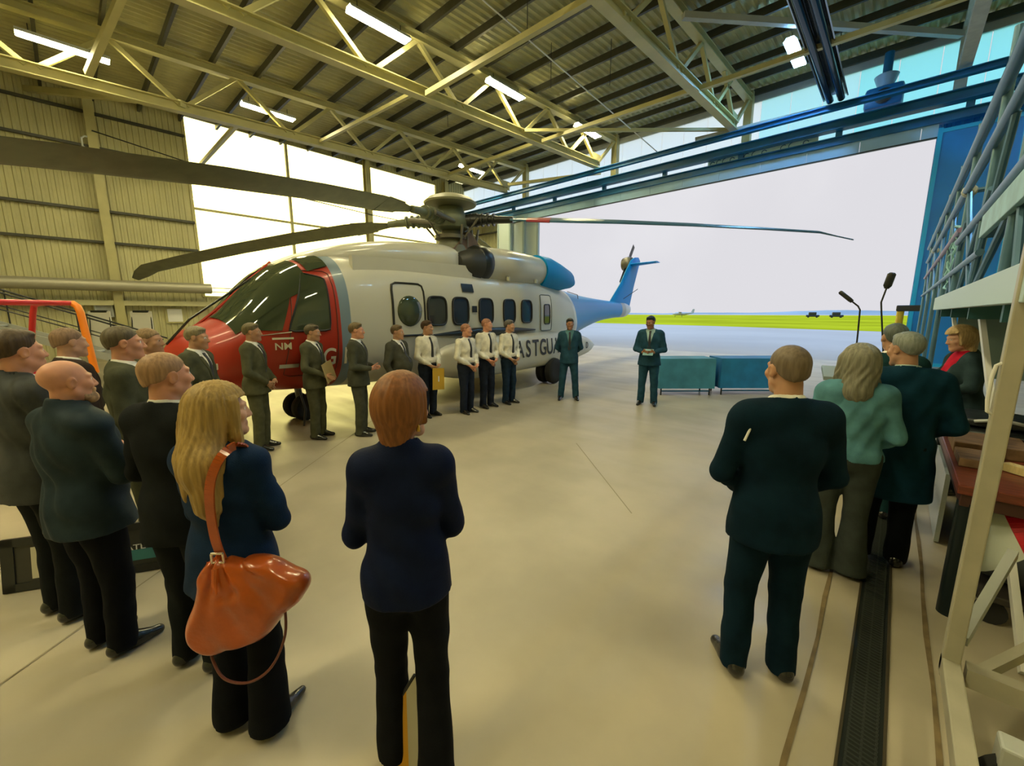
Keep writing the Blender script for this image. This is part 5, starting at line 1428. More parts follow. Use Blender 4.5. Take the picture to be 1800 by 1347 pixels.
        for sd in (1, -1):
            er = rot @ Rz(R(sd * -22)) @ Rx(R(-12))
            g.ell(H((sd * 0.077, -0.008, -0.002)), (0.010, 0.021, 0.032), 0.008, rot=er)
            g.ell(H((sd * 0.088, -0.002, 0.002)), (0.007, 0.012, 0.020), 0.005, 'sub', er)
        s.grid = g
        V, Q = nets(g.D, g.ax)
        V = smooth_mesh(V, Q, 1, 0.35)
        C = V[Q].mean(1)
        mi = np.zeros(len(Q), int)
        loc = (C - s.hc) @ s.Rh / s.hs
        for sd in (1, -1):
            e = np.array([sd * 0.031, 0.077, 0.005])
            d = np.linalg.norm(loc - e, axis=1)
            ev = (d < 0.0142) & (loc[:, 1] > 0.0805) & (np.abs(loc[:, 2] - 0.005) < 0.0068)
            mi[ev] = 1
            mi[ev & (np.hypot(loc[:, 0] - e[0], loc[:, 2] - e[2]) < 0.0062)] = 2
        mi[(np.abs(loc[:, 2] + 0.066) + 0.010 * np.abs(loc[:, 0] / 0.022) ** 2 < 0.0105) & (np.abs(loc[:, 0]) < 0.024) & (loc[:, 1] > 0.086)] = 3
        s.emit('body', V, Q, [skin_mat(s.skin), M_eye, M_iris, M_lip], mi)
    def hand(s, g, w, hd, th, sd):
        y = hd; z = unit(np.cross(th, y)); x = unit(np.cross(y, z))
        # x: thumb side; z points out of the back of the hand
        if sd < 0: z = -z
        P = lambda a, b, c: tuple(w + x * a + y * b + z * c)
        rot = np.stack([x, y, z], 1)
        g.cone(tuple(w), P(0, 0.03, 0), 0.026, 0.026, 0.012)
        g.ell(P(0.002, 0.052, 0.002), (0.041, 0.052, 0.0165), 0.012, rot=rot)
        for xo, ln, y0 in ((0.029, 0.070, 0.088), (0.0095, 0.079, 0.094), (-0.010, 0.072, 0.090), (-0.028, 0.055, 0.082)):
            p = np.array(P(xo, y0, 0.002)); ang = 0.25
            rr = 0.0088
            for f in (0.46, 0.30, 0.24):
                d = y * math.cos(ang) - z * math.sin(ang) + x * xo * 0.8
                p2 = p + unit(d) * ln * f
                g.cone(tuple(p), tuple(p2), rr, rr * 0.93, 0.0035)
                p = p2; rr *= 0.93; ang += 0.45
        a = P(0.030, 0.022, -0.004); b = P(0.058, 0.052, -0.012); c = P(0.060, 0.082, -0.018)
        g.cone(a, b, 0.0135, 0.011, 0.010); g.cone(b, c, 0.0105, 0.0085, 0.004)
    def emit(s, name, V, Q, m, mi=None, parent=None, sm=True):
        if len(Q) == 0: return None
        V = np.asarray(V) * s.k
        if s.lean:
            V = V.copy(); t = np.clip(V[:, 2] - 0.9 * s.k, 0, None); V[:, 1] += s.lean * t
        return raw_mesh(name, V, Q, m, parent or s.root, sm, mi)
    def sdf_part(s, name, fill, lo, hi, h, m, cuts=(), wr=0.0, wfreq=1.0, sm=1, parent=None, keep=False):
        g = Grid(axis(lo[0], hi[0], h), axis(lo[1], hi[1], h), axis(lo[2], hi[2], h))
        fill(g)
        X, Y, Z = g.pts((slice(None),) * 3)
        if wr:
            a = [s.rng.uniform(0, 6.28) for _ in range(6)]
            f = wfreq
            n = np.sin(26 * f * Z + 9 * np.sin(7 * X + a[0]) + 6 * np.sin(8 * Y + a[1]) + a[2]) * (0.5 + 0.5 * np.sin(5 * X + 6 * Z + a[3]))
            n += 0.6 * np.sin(17 * f * X + 11 * Z + 4 * np.sin(9 * Z + a[4]) + a[5])
            g.D += (wr * n).astype(f32)
        for c in cuts: g.D = np.maximum(g.D, c(X, Y, Z).astype(f32))
        if keep: return g, X, Y, Z
        V, Q = nets(g.D, g.ax)
        if sm: V = smooth_mesh(V, Q, sm, 0.4)
        return s.emit(name, V, Q, m, None, parent)
    # -------------------------------------------------------------- clothes
    def trousers(s, col, name='trousers', flare=0.0, top=1.0, hem=0.03, narrow=0.0):
        L = s.legs(); w = s.w
        def fill(g):
            hipw = (0.176 if s.female else 0.166) * w
            g.ell((0, -0.012, 0.945), (hipw + 0.012, 0.128 * w + 0.012, 0.14), 0.04)
            g.ell((0, 0.0, 1.02), (0.155 * w + 0.01, 0.115 * w + 0.01, 0.12), 0.04)
            for sd in (1, -1):
                a, b, c = L[sd]
                g.cone((a[0], a[1] - 0.01, a[2] - 0.01), b, 0.100 * (0.5 + 0.5 * w) + 0.004, 0.074 - narrow, 0.035)
                g.cone(b, (c[0], c[1] + 0.002, -0.02), 0.074 - narrow, 0.068 + flare - narrow, 0.02)
        h = 0.0125 * s.q
        s.sdf_part(name, fill, (-0.34, -0.28, -0.02), (0.34, 0.30, 1.16), h, cloth('cloth_%s' % name_of(col), col), cuts=(lambda X, Y, Z: hem + 0.02 * (Y > 0) * 0 - Z, lambda X, Y, Z: Z - top), wr=0.0032, wfreq=0.8)
    def skirt(s, col, hem=0.5):
        w = s.w
        def fill(g):
            g.ell((0, -0.012, 0.945), (0.185 * w, 0.135 * w, 0.14), 0.04)
            g.cone((0, 0, 1.0), (0, 0, 0.4), 0.14, 0.19, 0.04)
        s.sdf_part('skirt', fill, (-0.3, -0.28, 0.3), (0.3, 0.3, 1.16), 0.0125 * s.q, cloth('cloth_%s' % name_of(col), col), cuts=(lambda X, Y, Z: hem - Z, lambda X, Y, Z: Z - 1.0), wr=0.003)
    def top(s, col, name='jacket', off=0.026, hem=0.80, sleeve=1.0, vneck=None, collar=0.0, flare=0.02, wr=0.0040, waist_in=0.0, rough=0.85, cuff=0.0, mname=None, blouson=0.0):
        A = s.limbs(); w = s.w
        def fill(g):
            s.torso_prims(g, off, 0.05)
            hipw = (0.178 if s.female else 0.165) * w + off * 0.6
            if hem < 0.93:
                g.ell((0, -0.01, hem - 0.06), (hipw + flare + 0.006, 0.120 * w + off + flare * 0.6, 0.50 + max(0, 0.80 - hem) * 1.7), 0.03)
            if blouson: g.ell((0, 0.0, hem + 0.07), (0.165 * w + off + blouson, 0.115 * w + off + blouson, 0.09), 0.03)
            for sd in (1, -1):
                sh, e, wr_, hd, th = A[sd]
                g.cone(tuple(sh), tuple(e), 0.062 * (0.4 + 0.6 * w), 0.054 * (0.5 + 0.5 * w), 0.035)
                e2 = e + (wr_ - e) * sleeve
                g.cone(tuple(e), tuple(e2 - unit(wr_ - e) * 0.01), 0.053 * (0.5 + 0.5 * w), 0.042 + cuff, 0.02)
            if collar:
                g.cone((0, -0.024, 1.44), (0, -0.020, 1.47 + collar), 0.084, 0.080, 0.025)
        h = 0.0105 * s.q
        cuts = [lambda X, Y, Z: hem - Z]
        zc = 1.475 + collar
        cuts.append(lambda X, Y, Z: np.minimum(0.14 - np.hypot(X, Y + 0.02), Z - (zc + 0.02 - 0.28 * (Y + 0.02))))
        # open the cuffs: sleeves end at the wrist
        for sd in (1, -1):
            sh, e, w_, hd, th = A[sd]; d = unit(w_ - e); p = e + (w_ - e) * sleeve
            cuts.append(lambda X, Y, Z, d=d, p=p: np.minimum(0.075 - np.sqrt((X - p[0]) ** 2 + (Y - p[1]) ** 2 + (Z - p[2]) ** 2), (X - p[0]) * d[0] + (Y - p[1]) * d[1] + (Z - p[2]) * d[2]))
        # neck opening
        cuts.append(lambda X, Y, Z: -(d_cone(X, Y, Z, (0, -0.025, 1.43), (0, -0.01, 1.62), 0.061, 0.066)))
        if vneck:
            def wedge(X, Y, Z):
                return -np.maximum(np.maximum(np.abs(X) - 0.078 * (Z - vneck) / (1.47 - vneck), vneck - Z), 0.015 - Y)
            cuts.append(wedge)
        m = cloth(mname or 'cloth_%s' % name_of(col), col, rough)
        r = s.sdf_part(name, fill, (-0.46, -0.32, min(hem, 1.0) - 0.22), (0.46, 0.40, 1.62), h, m, cuts=cuts, wr=wr)
        return r
    def shell(s, name, off, region, m, lo, hi, h=None, sleeve=True, base='torso', extra=None):
        "thin piece lying over the torso, limited to a region"
        A = s.limbs()
        def fill(g):
            s.torso_prims(g, off, 0.05)
            if extra: extra(g)
        return s.sdf_part(name, fill, lo, hi, h or 0.008 * s.q, m, cuts=(region,), sm=1)
    def shirt_front(s, col=(0.78, 0.76, 0.70), vneck=1.13, tie=(0.02, 0.02, 0.03), off=0.018):
        ms = cloth('shirt_%s' % name_of(col), col, 0.7)
        def neck(g): g.cone((0, -0.022, 1.43), (0, -0.012, 1.54), 0.0685, 0.0665, 0.02)
        s.shell('shirt', off, lambda X, Y, Z: np.maximum(np.maximum(np.abs(X) - 0.11, (vneck - 0.06) - Z), np.maximum(Z - (1.522 - 0.25 * (Y + 0.02)), -0.15 - Y)), ms, (-0.16, -0.16, 1.0), (0.16, 0.24, 1.56), extra=neck)
        if tie is not None: s.tie(tie, vneck - 0.05, off + 0.010)
    def tie(s, col, z0, off):
        mt = mat('tie_%s' % name_of(col), col, 0.6, sheen=0.1)
        def neck(g): g.cone((0, -0.022, 1.43), (0, -0.010, 1.50), 0.082, 0.078, 0.02)
        s.shell('tie', off, lambda X, Y, Z: np.maximum(np.maximum(np.abs(X) - np.where(Z > 1.425, 0.022, 0.017 + 0.055 * (1.43 - Z)), z0 - Z + np.abs(X) * 0.8), np.maximum(Z - 1.47, 0.03 - Y)), mt, (-0.07, 0.0, z0 - 0.03), (0.07, 0.24, 1.52), h=0.006 * max(1, s.q * 0.8), extra=neck)
    def belt(s):
        w = s.w
        def fill(g):
            g.ell((0, 0.0, 1.02), (0.155 * w + 0.022, 0.115 * w + 0.022, 0.14), 0.04)
            g.ell((0, -0.012, 0.945), ((0.176 if s.female else 0.166) * w + 0.020, 0.128 * w + 0.020, 0.15), 0.04)
        s.sdf_part('belt', fill, (-0.26, -0.24, 0.94), (0.26, 0.26, 1.04), 0.011 * s.q, M_black, cuts=(lambda X, Y, Z: np.abs(Z - 0.995) - 0.02,), sm=0)
    def epaulettes(s):
        for sd in (1, -1):
            def reg(X, Y, Z, sd=sd): return np.maximum(np.maximum(np.abs(X * sd - 0.125) - 0.050, np.abs(Y + 0.02) - 0.028), 1.40 - Z)
            s.shell('epaulette', 0.030, reg, mat('epaulette_black', (0.015, 0.015, 0.02), 0.6), (-0.2, -0.1, 1.36), (0.2, 0.08, 1.52), h=0.009)
    def lapels(s, m, vneck):
        def reg(X, Y, Z):
            e = 0.078 * (Z - vneck) / (1.47 - vneck)
            wdt = 0.035 * np.clip((Z - vneck) / 0.2, 0.1, 1)
            return np.maximum(np.maximum(np.abs(np.abs(X) - e - wdt / 2) - wdt / 2 - 0.004, vneck - 0.01 - Z), np.maximum(Z - 1.44, 0.02 - Y))
        s.shell('lapel', 0.034, reg, m, (-0.16, 0.0, vneck - 0.03), (0.16, 0.22, 1.5), h=0.0075 * max(1, s.q * 0.8))
    def buttons(s, zs, col=(0.7, 0.6, 0.25), xo=0.0):
        pass
    def medals(s, n=5, side=-1, z=1.31):
        b = MB()
        for i in range(n):
            x = side * (0.065 + 0.019 * i)
            yy = s.front_y(x, z) + 0.045
            b.cbox((x * s.k, yy * s.k, z * s.k), (0.017, 0.006, 0.04)); b.lathe([(0.002, -0.002), (0.011, -0.001), (0.011, 0.002)], 10, Matrix.Translation((x * s.k, yy * s.k, (z - 0.033) * s.k)) @ Matrix.Rotation(R(90), 4, 'X'))
        b.build('medals', mat('medal_pale', (0.75, 0.68, 0.45), 0.35, metal=0.4), s.root)
    def front_y(s, x, z):
        chw = 0.172 * (0.4 + 0.6 * s.w); y = 0.115 * s.w
        u = min(0.95, (x / chw) ** 2 + ((z - 1.275) / 0.185) ** 2)
        return -0.005 + y * math.sqrt(1 - u)
    def shoes(s, m=None, heel=0.0, pointed=0.0):
        L = s.legs()
        for sd in (1, -1):
            c = L[sd][2]; x0, y0 = c[0], c[1]
            tx = sd * 0.03
            def fill(g):
                g.cone((x0, y0 - 0.035, 0.045), (x0 + tx * 0.4, y0 + 0.06, 0.040), 0.042, 0.042, 0.02)
                g.cone((x0 + tx * 0.4, y0 + 0.06, 0.036), (x0 + tx, y0 + 0.175 + pointed, 0.022), 0.044, 0.030 - pointed * 0.3, 0.02)
                g.cone((x0, y0 - 0.012, 0.06), (x0, y0 + 0.0, 0.12), 0.044, 0.042, 0.02)
                g.cone((x0, y0 + 0.01, 0.085), (x0 + tx * 0.6, y0 + 0.105, 0.040), 0.040, 0.032, 0.02)
            s.sdf_part('shoe', fill, (x0 - 0.10, y0 - 0.12, -0.02), (x0 + 0.10, y0 + 0.30, 0.18), 0.0085 * max(1, s.q * 0.75), m or SHOE, cuts=(lambda X, Y, Z: 0.002 - Z, lambda X, Y, Z: Z - 0.135), sm=1)
    # -------------------------------------------------------------- hair
    def hair(s):
        kind, col = s.hairspec[:2]
        s.hairmat = mat('hair_%s' % name_of(col), col, 0.5, var=0.22, vscale=5.0, stretch=(16, 16, 1.5), spec=0.3)
        if kind == 'bald': return
        rot, H, k = s.Rh, s.H, s.hs
        T = {'buzz': 0.0025, 'short': 0.012, 'crop': 0.008, 'bob': 0.030, 'long': 0.022, 'wavy': 0.030}[kind]
        hc, Rh = s.hc, s.Rh
        lo, hi = hc - 0.22, hc + 0.18
        if kind == 'long': lo = hc + np.array([-0.22, -0.28, -0.52])
        if kind in ('wavy',): lo = hc + np.array([-0.22, -0.24, -0.34])
        sd = s.rng.uniform(0, 6)
        def fill(g):
            g.ell(H((0, -0.018, 0.037)), ((0.076 + T) * k, (0.097 + T) * k, (0.084 + T) * k), 0.01, rot=rot)
            if kind in ('short', 'crop', 'buzz'):
                g.ell(H((0, -0.030, -0.012)), (0.070 + T * 0.5, 0.078 + T * 0.5, 0.062), 0.02, rot=rot)
                if kind == 'short': g.ell(H((0.006, 0.040, 0.094)), (0.056, 0.044, 0.022), 0.02, rot=rot)
            if kind == 'bob':
                g.ell(H((0, -0.035, 0.005)), (0.100, 0.108, 0.115), 0.03, rot=rot)
                g.ell(H((0, -0.060, -0.085)), (0.070, 0.060, 0.075), 0.03, rot=rot)
                for q in (1, -1): g.cone(H((q * 0.075, 0.045, 0.055)), H((q * 0.084, 0.035, -0.045)), 0.020, 0.012, 0.02)
                g.cone(H((-0.070, -0.055, -0.11)), H((-0.082, -0.03, -0.150)), 0.026, 0.014, 0.02)
            if kind == 'long':
                g.ell(H((0, -0.03, 0.0)), (0.104, 0.110, 0.12), 0.03, rot=rot)
                b = lambda x, y, z: tuple(hc + np.array([x, y, z]))
                g.cone(H((0, -0.06, -0.05)), b(0, -0.125, -0.22), 0.098, 0.090, 0.03)
                g.cone(b(0.02, -0.125, -0.20), b(0.03, -0.140, -0.38), 0.085, 0.055, 0.03)
                g.cone(b(-0.06, -0.12, -0.18), b(-0.09, -0.120, -0.36), 0.055, 0.025, 0.03)
                g.cone(b(0.03, -0.14, -0.34), b(0.045, -0.145, -0.47), 0.045, 0.012, 0.02)
                for q in (1, -1):
                    g.cone(H((q * 0.078, 0.030, 0.05)), H((q * 0.092, 0.030, -0.10)), 0.026, 0.024, 0.02)
                    g.cone(H((q * 0.092, 0.030, -0.10)), b(q * 0.110, -0.02, -0.20), 0.026, 0.022, 0.02)
                    g.cone(b(q * 0.105, -0.03, -0.19), b(q * 0.09, -0.08, -0.27), 0.030, 0.03, 0.02)
            if kind == 'wavy':
                g.ell(H((0, -0.03, -0.01)), (0.112, 0.112, 0.125), 0.03, rot=rot)
                b = lambda x, y, z: tuple(hc + np.array([x, y, z]))
                g.cone(H((0, -0.05, -0.06)), b(0, -0.085, -0.19), 0.105, 0.095, 0.03)
                for q in (1, -1): g.cone(H((q * 0.085, 0.02, 0.03)), b(q * 0.105, 0.0, -0.17), 0.035, 0.04, 0.03)
        def face(X, Y, Z):
            px, py, pz = X - hc[0], Y - hc[1], Z - hc[2]
            x = Rh[0, 0] * px + Rh[1, 0] * py + Rh[2, 0] * pz; y = Rh[0, 1] * px + Rh[1, 1] * py + Rh[2, 1] * pz; z = Rh[0, 2] * px + Rh[1, 2] * py + Rh[2, 2] * pz
            if kind in ('short', 'crop', 'buzz'):
                a = (0.020 + 0.60 * y) - z                    # hairline: low at the nape, high over the brow
                b = np.maximum(np.abs(x) * 0 + (y - 0.0), 0) * 0
                ear = 0.030 - np.sqrt((y + 0.004) ** 2 + (z + 0.004) ** 2)
                a = np.maximum(a, np.where(np.abs(x) > 0.06, ear, -1))
                a = a + 0.006 * np.sin(34 * x + 3) * np.sin(29 * y + 1) + 0.004 * np.sin(71 * y + 40 * x)
                return a / 1.17
            if kind == 'bob':
                return np.maximum(np.minimum(y - 0.040, 0.060 - z + 0.25 * (0.09 - y)), -0.155 - z)
            if kind == 'long':
                return np.where(z > -0.30, np.minimum(y - 0.052, 0.062 - z), -1)
            return np.minimum(y - 0.045, 0.060 - z)
        def strands(X, Y, Z):
            return np.full(X.shape, -1.0)
        hq = (0.0058 if kind in ('long', 'bob', 'wavy') else 0.0052) * max(1.0, s.q * 0.9)
        g, X, Y, Z = s.sdf_part('hair', fill, lo, hi, hq, None, keep=True)
        an = np.arctan2(X - hc[0], Y - hc[1])
        amp = {'buzz': 0.0004, 'short': 0.0016, 'crop': 0.0010, 'bob': 0.0018, 'long': 0.0030, 'wavy': 0.0055}[kind]
        fr = {'buzz': 40, 'short': 30, 'crop': 34, 'bob': 34, 'long': 26, 'wavy': 18}[kind]
        g.D += (amp * np.sin(fr * an + 3.0 * np.sin(14 * (Z - hc[2]) + sd) * (2.0 if kind == 'wavy' else 0.8) + sd) * (0.6 + 0.4 * np.sin(9 * an + 8 * (Z - hc[2])))).astype(f32)
        if kind == 'long':
            g.D += (0.0022 * np.sin(47 * an + 2.0 * np.sin(9 * (Z - hc[2])))).astype(f32)
        fc = face(X, Y, Z).astype(f32)
        if kind in ('short', 'crop'): g.D += (T * 0.95 * np.clip(1 + fc / 0.050, 0, 1)).astype(f32)
        g.D = np.maximum(g.D, fc)
        V, Q = nets(g.D, g.ax)
        V = smooth_mesh(V, Q, 1, 0.3)
        s.emit('hair', V, Q, s.hairmat)
    def beard(s, col, full=True):
        m = mat('beard_%s' % name_of(col), col, 0.6, var=0.4, vscale=40)
        H, rot, hc, Rh = s.H, s.Rh, s.hc, s.Rh
        t = 0.007
        def fill(g):
            for q in (1, -1): g.cone(H((q * 0.050, 0.0, -0.055)), H((q * 0.012, 0.072, -0.102)), 0.022 + t * 0.5, 0.022 + t, 0.02)
            g.ell(H((0, 0.078, -0.100)), (0.024 + t, 0.020 + t, 0.022 + t), 0.018)
            g.cone(H((-0.026, 0.085, -0.053)), H((0.026, 0.085, -0.053)), 0.010, 0.010, 0.01)
            for q in (1, -1): g.cone(H((q * 0.028, 0.083, -0.055)), H((q * 0.024, 0.078, -0.09)), 0.010, 0.012, 0.01)
        def cut(X, Y, Z):
            px, py, pz = X - hc[0], Y - hc[1], Z - hc[2]
            y = Rh[0, 1] * px + Rh[1, 1] * py + Rh[2, 1] * pz; z = Rh[0, 2] * px + Rh[1, 2] * py + Rh[2, 2] * pz
            x = Rh[0, 0] * px + Rh[1, 0] * py + Rh[2, 0] * pz
            mouth = 0.0095 - np.sqrt((z + 0.067) ** 2 + (np.maximum(np.abs(x) - 0.014, 0)) ** 2)
            return np.maximum(mouth, (0.030 if not full else -0.02) - y)
        s.sdf_part('beard', fill, hc - 0.15, hc + 0.15, 0.0055 * max(1, s.q * 0.8), m, cuts=(cut,), wr=0.0)
_nm = {}
def name_of(c):
    return '%02x%02x%02x' % tuple(int(max(0, min(1, v)) * 255) for v in c)

def view_yaw(x, y, a):
    "facing: a = 0 away from the camera, 90 towards picture right, 180 at the camera"
    return math.atan2(y, x) - R(a)
NAVY = (0.012, 0.016, 0.030); CHAR = (0.030, 0.034, 0.030); OLIVE = (0.075, 0.080, 0.055); TEAL = (0.020, 0.050, 0.055); BLACKC = (0.010, 0.012, 0.014)
WHITE_S = (0.74, 0.70, 0.60)
def suit(p, col, v=1.13, tie=(0.02, 0.02, 0.03), hem=0.80, trouser=None, shirt=(0.76, 0.74, 0.68), medals=False, front=True):
    front = True                                       # every suit has its shirt front, seen or not
    p.trousers(trouser or col)
    p.top(col, hem=hem, vneck=v if front else None, collar=0.012)
    if front:
        p.shirt_front(shirt, v, tie)
        p.lapels(cloth('cloth_%s' % name_of(col), col), v)
    else:
        p.collar_band(shirt)
    p.shoes()
    if medals: p.medals()
def _collar_band(s, col=(0.76, 0.74, 0.68)):
    m = cloth('shirt_%s' % name_of(col), col, 0.7)
    def fill(g): g.cone((0, -0.026, 1.43), (0, -0.018, 1.56), 0.074, 0.070, 0.0)
    s.sdf_part('shirt_collar', fill, (-0.11, -0.13, 1.42), (0.11, 0.10, 1.58), 0.006 * max(1, s.q * 0.8), m, cuts=(lambda X, Y, Z: Z - (1.522 - 0.22 * (Y + 0.02)), lambda X, Y, Z: 1.45 - Z), sm=1)
Person.collar_band = _collar_band
def uniform(p, trouser=(0.020, 0.026, 0.045)):
    p.trousers(trouser, top=1.0)
    p.top(WHITE_S, name='shirt', off=0.017, hem=0.985, collar=0.02, wr=0.0045, blouson=0.012, cuff=-0.004)
    p.tie((0.015, 0.015, 0.02), 1.02, 0.026)
    p.belt(); p.epaulettes(); p.shoes()

def person(label, x, y, a, **kw):
    return Person(label, x, y, view_yaw(x, y, a), **kw)
GREY_H, BROWN_H, DARK_H, BLOND_H, SAND_H = (0.30, 0.28, 0.24), (0.11, 0.055, 0.025), (0.03, 0.02, 0.014), (0.50, 0.32, 0.08), (0.28, 0.18, 0.08)

# ---- left front rows
p = person('person in a dark collared coat with short dark hair, leftmost of the front row', -3.78, -0.22, 72, h=1.84, build=1.06, arms=('clasp', 'clasp2'), head=(4, 3), skin='ruddy', hair=('short', (0.07, 0.045, 0.025)), seed=1)
p.trousers(BLACKC); p.top((0.055, 0.060, 0.062), name='coat', hem=0.80, collar=0.035, off=0.034, wr=0.006, rough=0.6, vneck=1.27); p.shirt_front(vneck=1.27); p.shoes()
p = person('person with receding hair seen between the leftmost man and the suited man behind', -5.12, -0.02, 70, h=1.82, q=1.3, arms=('side', 'side'), head=(0, 0), skin='fair', hair=('buzz', (0.26, 0.16, 0.10)), seed=2)
suit(p, (0.05, 0.035, 0.03))
p = person('bald person with a goatee in a thick dark navy jacket, arms together', -3.18, -0.04, 66, h=1.70, build=1.14, arms=('fold', 'fold2'), head=(-8, 3), skin='ruddy', hair=('bald', (0.36, 0.22, 0.12)), seed=3, jaw=1.15)
p.trousers((0.006, 0.007, 0.010)); p.top((0.020, 0.034, 0.046), name='coat', hem=0.80, collar=0.05, off=0.036, wr=0.007, rough=0.55); p.collar_band(); p.shoes(); p.beard((0.42, 0.26, 0.14), full=False)
p = person('person with cropped greying hair in a black suit just left of the blonde woman', -2.66, 0.30, 52, h=1.75, build=1.06, arms=('clasp', 'clasp2'), head=(-14, 2), skin='ruddy', hair=('buzz', (0.34, 0.20, 0.11)), seed=4)
suit(p, (0.010, 0.012, 0.012), front=False)
p = person('person in a dark uniform jacket with medals standing before the flip charts', -4.27, 0.27, 96, h=1.84, q=1.2, build=1.05, arms=('side', 'clasp'), head=(8, 2), skin='ruddy', hair=('crop', (0.12, 0.095, 0.06)), seed=5)
suit(p, (0.070, 0.074, 0.048), medals=True)
p = person('person in a dark suit with head turned away, by the helicopter nose tip', -5.20, 0.50, 122, h=1.80, q=1.4, arms=('clasp', 'clasp2'), head=(6, 0), skin='tan', hair=('buzz', (0.26, 0.17, 0.09)), seed=6)
suit(p, (0.08, 0.082, 0.05))
p = person('person in a dark suit with medals standing before the red helicopter nose', -5.75, 0.95, 120, h=1.79, q=1.4, build=1.05, arms=('clasp', 'clasp2'), head=(8, -4), skin='tan', hair=('short', (0.24, 0.20, 0.12)), seed=7)
suit(p, (0.085, 0.088, 0.055), medals=True)
# ---- the line along the helicopter
p = person('person in a dark suit in front of the red cockpit door, hands low', -6.55, 1.72, 112, h=1.80, q=1.5, arms=('clasp', 'clasp2'), head=(10, 0), skin='tan', hair=('short', (0.16, 0.13, 0.07)), seed=8, build=1.05)
suit(p, (0.095, 0.095, 0.055))
p_env = person('person in a dark suit holding a tan envelope beside the large white letters', -6.50, 2.50, 118, h=1.77, q=1.5, arms=('hold', 'clasp2'), head=(10, -4), skin='tan', hair=('short', (0.10, 0.08, 0.05)), seed=9)
suit(p_env, (0.085, 0.085, 0.052))
p = person('person in a dark suit with clasped hands at the edge of the red paint', -6.15, 3.04, 104, h=1.79, q=1.5, arms=('waist', 'waist'), head=(4, 0), skin='ruddy', hair=('short', (0.14, 0.10, 0.05)), seed=10, build=1.05)
suit(p, (0.068, 0.070, 0.050))
p = person('broad person in a dark suit behind the brown-haired woman, tie and open jacket', -6.12, 3.74, 125, h=1.74, q=1.5, arms=('side', 'side'), head=(10, 0), skin='tan', hair=('short', (0.12, 0.08, 0.04)), seed=11, build=1.2, belly=0.12)
suit(p, (0.066, 0.066, 0.050))
p_w1 = person('person in a white uniform shirt holding a gold folder low in front', -6.35, 4.50, 136, h=1.80, q=1.5, arms=('clasp', 'clasp2'), head=(22, 0), skin='tan', hair=('short', (0.06, 0.035, 0.02)), seed=12, female=False)
uniform(p_w1)
p = person('person in a white uniform shirt, second in the white row from the gold folder', -6.02, 5.16, 132, h=1.74, q=1.5, arms=('clasp', 'clasp2'), head=(24, 0), skin='ruddy', hair=('buzz', (0.30, 0.14, 0.08)), seed=13, build=1.06)
uniform(p)
p = person('person in a white uniform shirt, third in the white row from the gold folder', -6.10, 5.78, 138, h=1.83, q=1.6, arms=('clasp', 'clasp2'), head=(26, 0), skin='ruddy', hair=('buzz', (0.32, 0.15, 0.09)), seed=14)
uniform(p)
p = person('person in a white uniform shirt next to the black lettering, last of the white row', -6.02, 6.36, 134, h=1.79, q=1.6, arms=('clasp', 'clasp2'), head=(28, 0), skin='tan', hair=('short', (0.10, 0.09, 0.08)), seed=15)
uniform(p, (0.016, 0.032, 0.060))
p = person('person in a teal-dark suit facing us in front of the rear helicopter wheel', -5.30, 7.56, 178, h=1.82, q=1.6, arms=('behind', 'behind'), head=(4, 0), skin='dark', hair=('short', (0.03, 0.03, 0.03)), seed=16, stance=0.07)
suit(p, (0.022, 0.066, 0.108), shirt=(0.10, 0.22, 0.25))
p_far = person('lone person in a dark suit facing us and reading beside the blue tables', -3.75, 8.27, 186, h=1.88, q=1.5, arms=('waist', 'waist'), head=(-14, -8), skin='dark', hair=('short', (0.02, 0.03, 0.035)), seed=17, build=1.08, stance=0.03)
suit(p_far, (0.020, 0.066, 0.112), shirt=(0.35, 0.50, 0.52))
# ---- front women
p_bl = person('person with long straight blonde hair in a navy jacket carrying a brown handbag', -2.05, 0.38, 46, h=1.65, q=0.95, female=True, arms=('fold', 'fold2'), head=(-34, 0), skin='fair', hair=('long', (0.34, 0.22, 0.07)), seed=18, build=1.02)
p_bl.trousers((0.006, 0.006, 0.008), flare=0.03, hem=0.03); p_bl.top((0.007, 0.022, 0.062), hem=0.80, off=0.028, wr=0.005, rough=0.7, collar=0.03); p_bl.shoes(pointed=0.03)
p_br = person('person with short copper-brown hair in a dark navy blouse, seen from behind in the centre', -1.32, 0.80, 4, h=1.71, q=0.95, female=True, arms=('fold', 'fold2'), head=(-46, 0), skin='ruddy', hair=('bob', (0.20, 0.075, 0.022)), seed=19, build=0.92, stagger=0.08)
p_br.root.scale = (0.90, 0.94, 1.0)
p_br.trousers((0.006, 0.006, 0.008), flare=0.022, hem=0.03, top=0.98); p_br.top((0.006, 0.011, 0.040), name='blouse', hem=0.87, off=0.020, wr=0.005, rough=0.65, collar=0.03, flare=0.018); p_br.shoes()
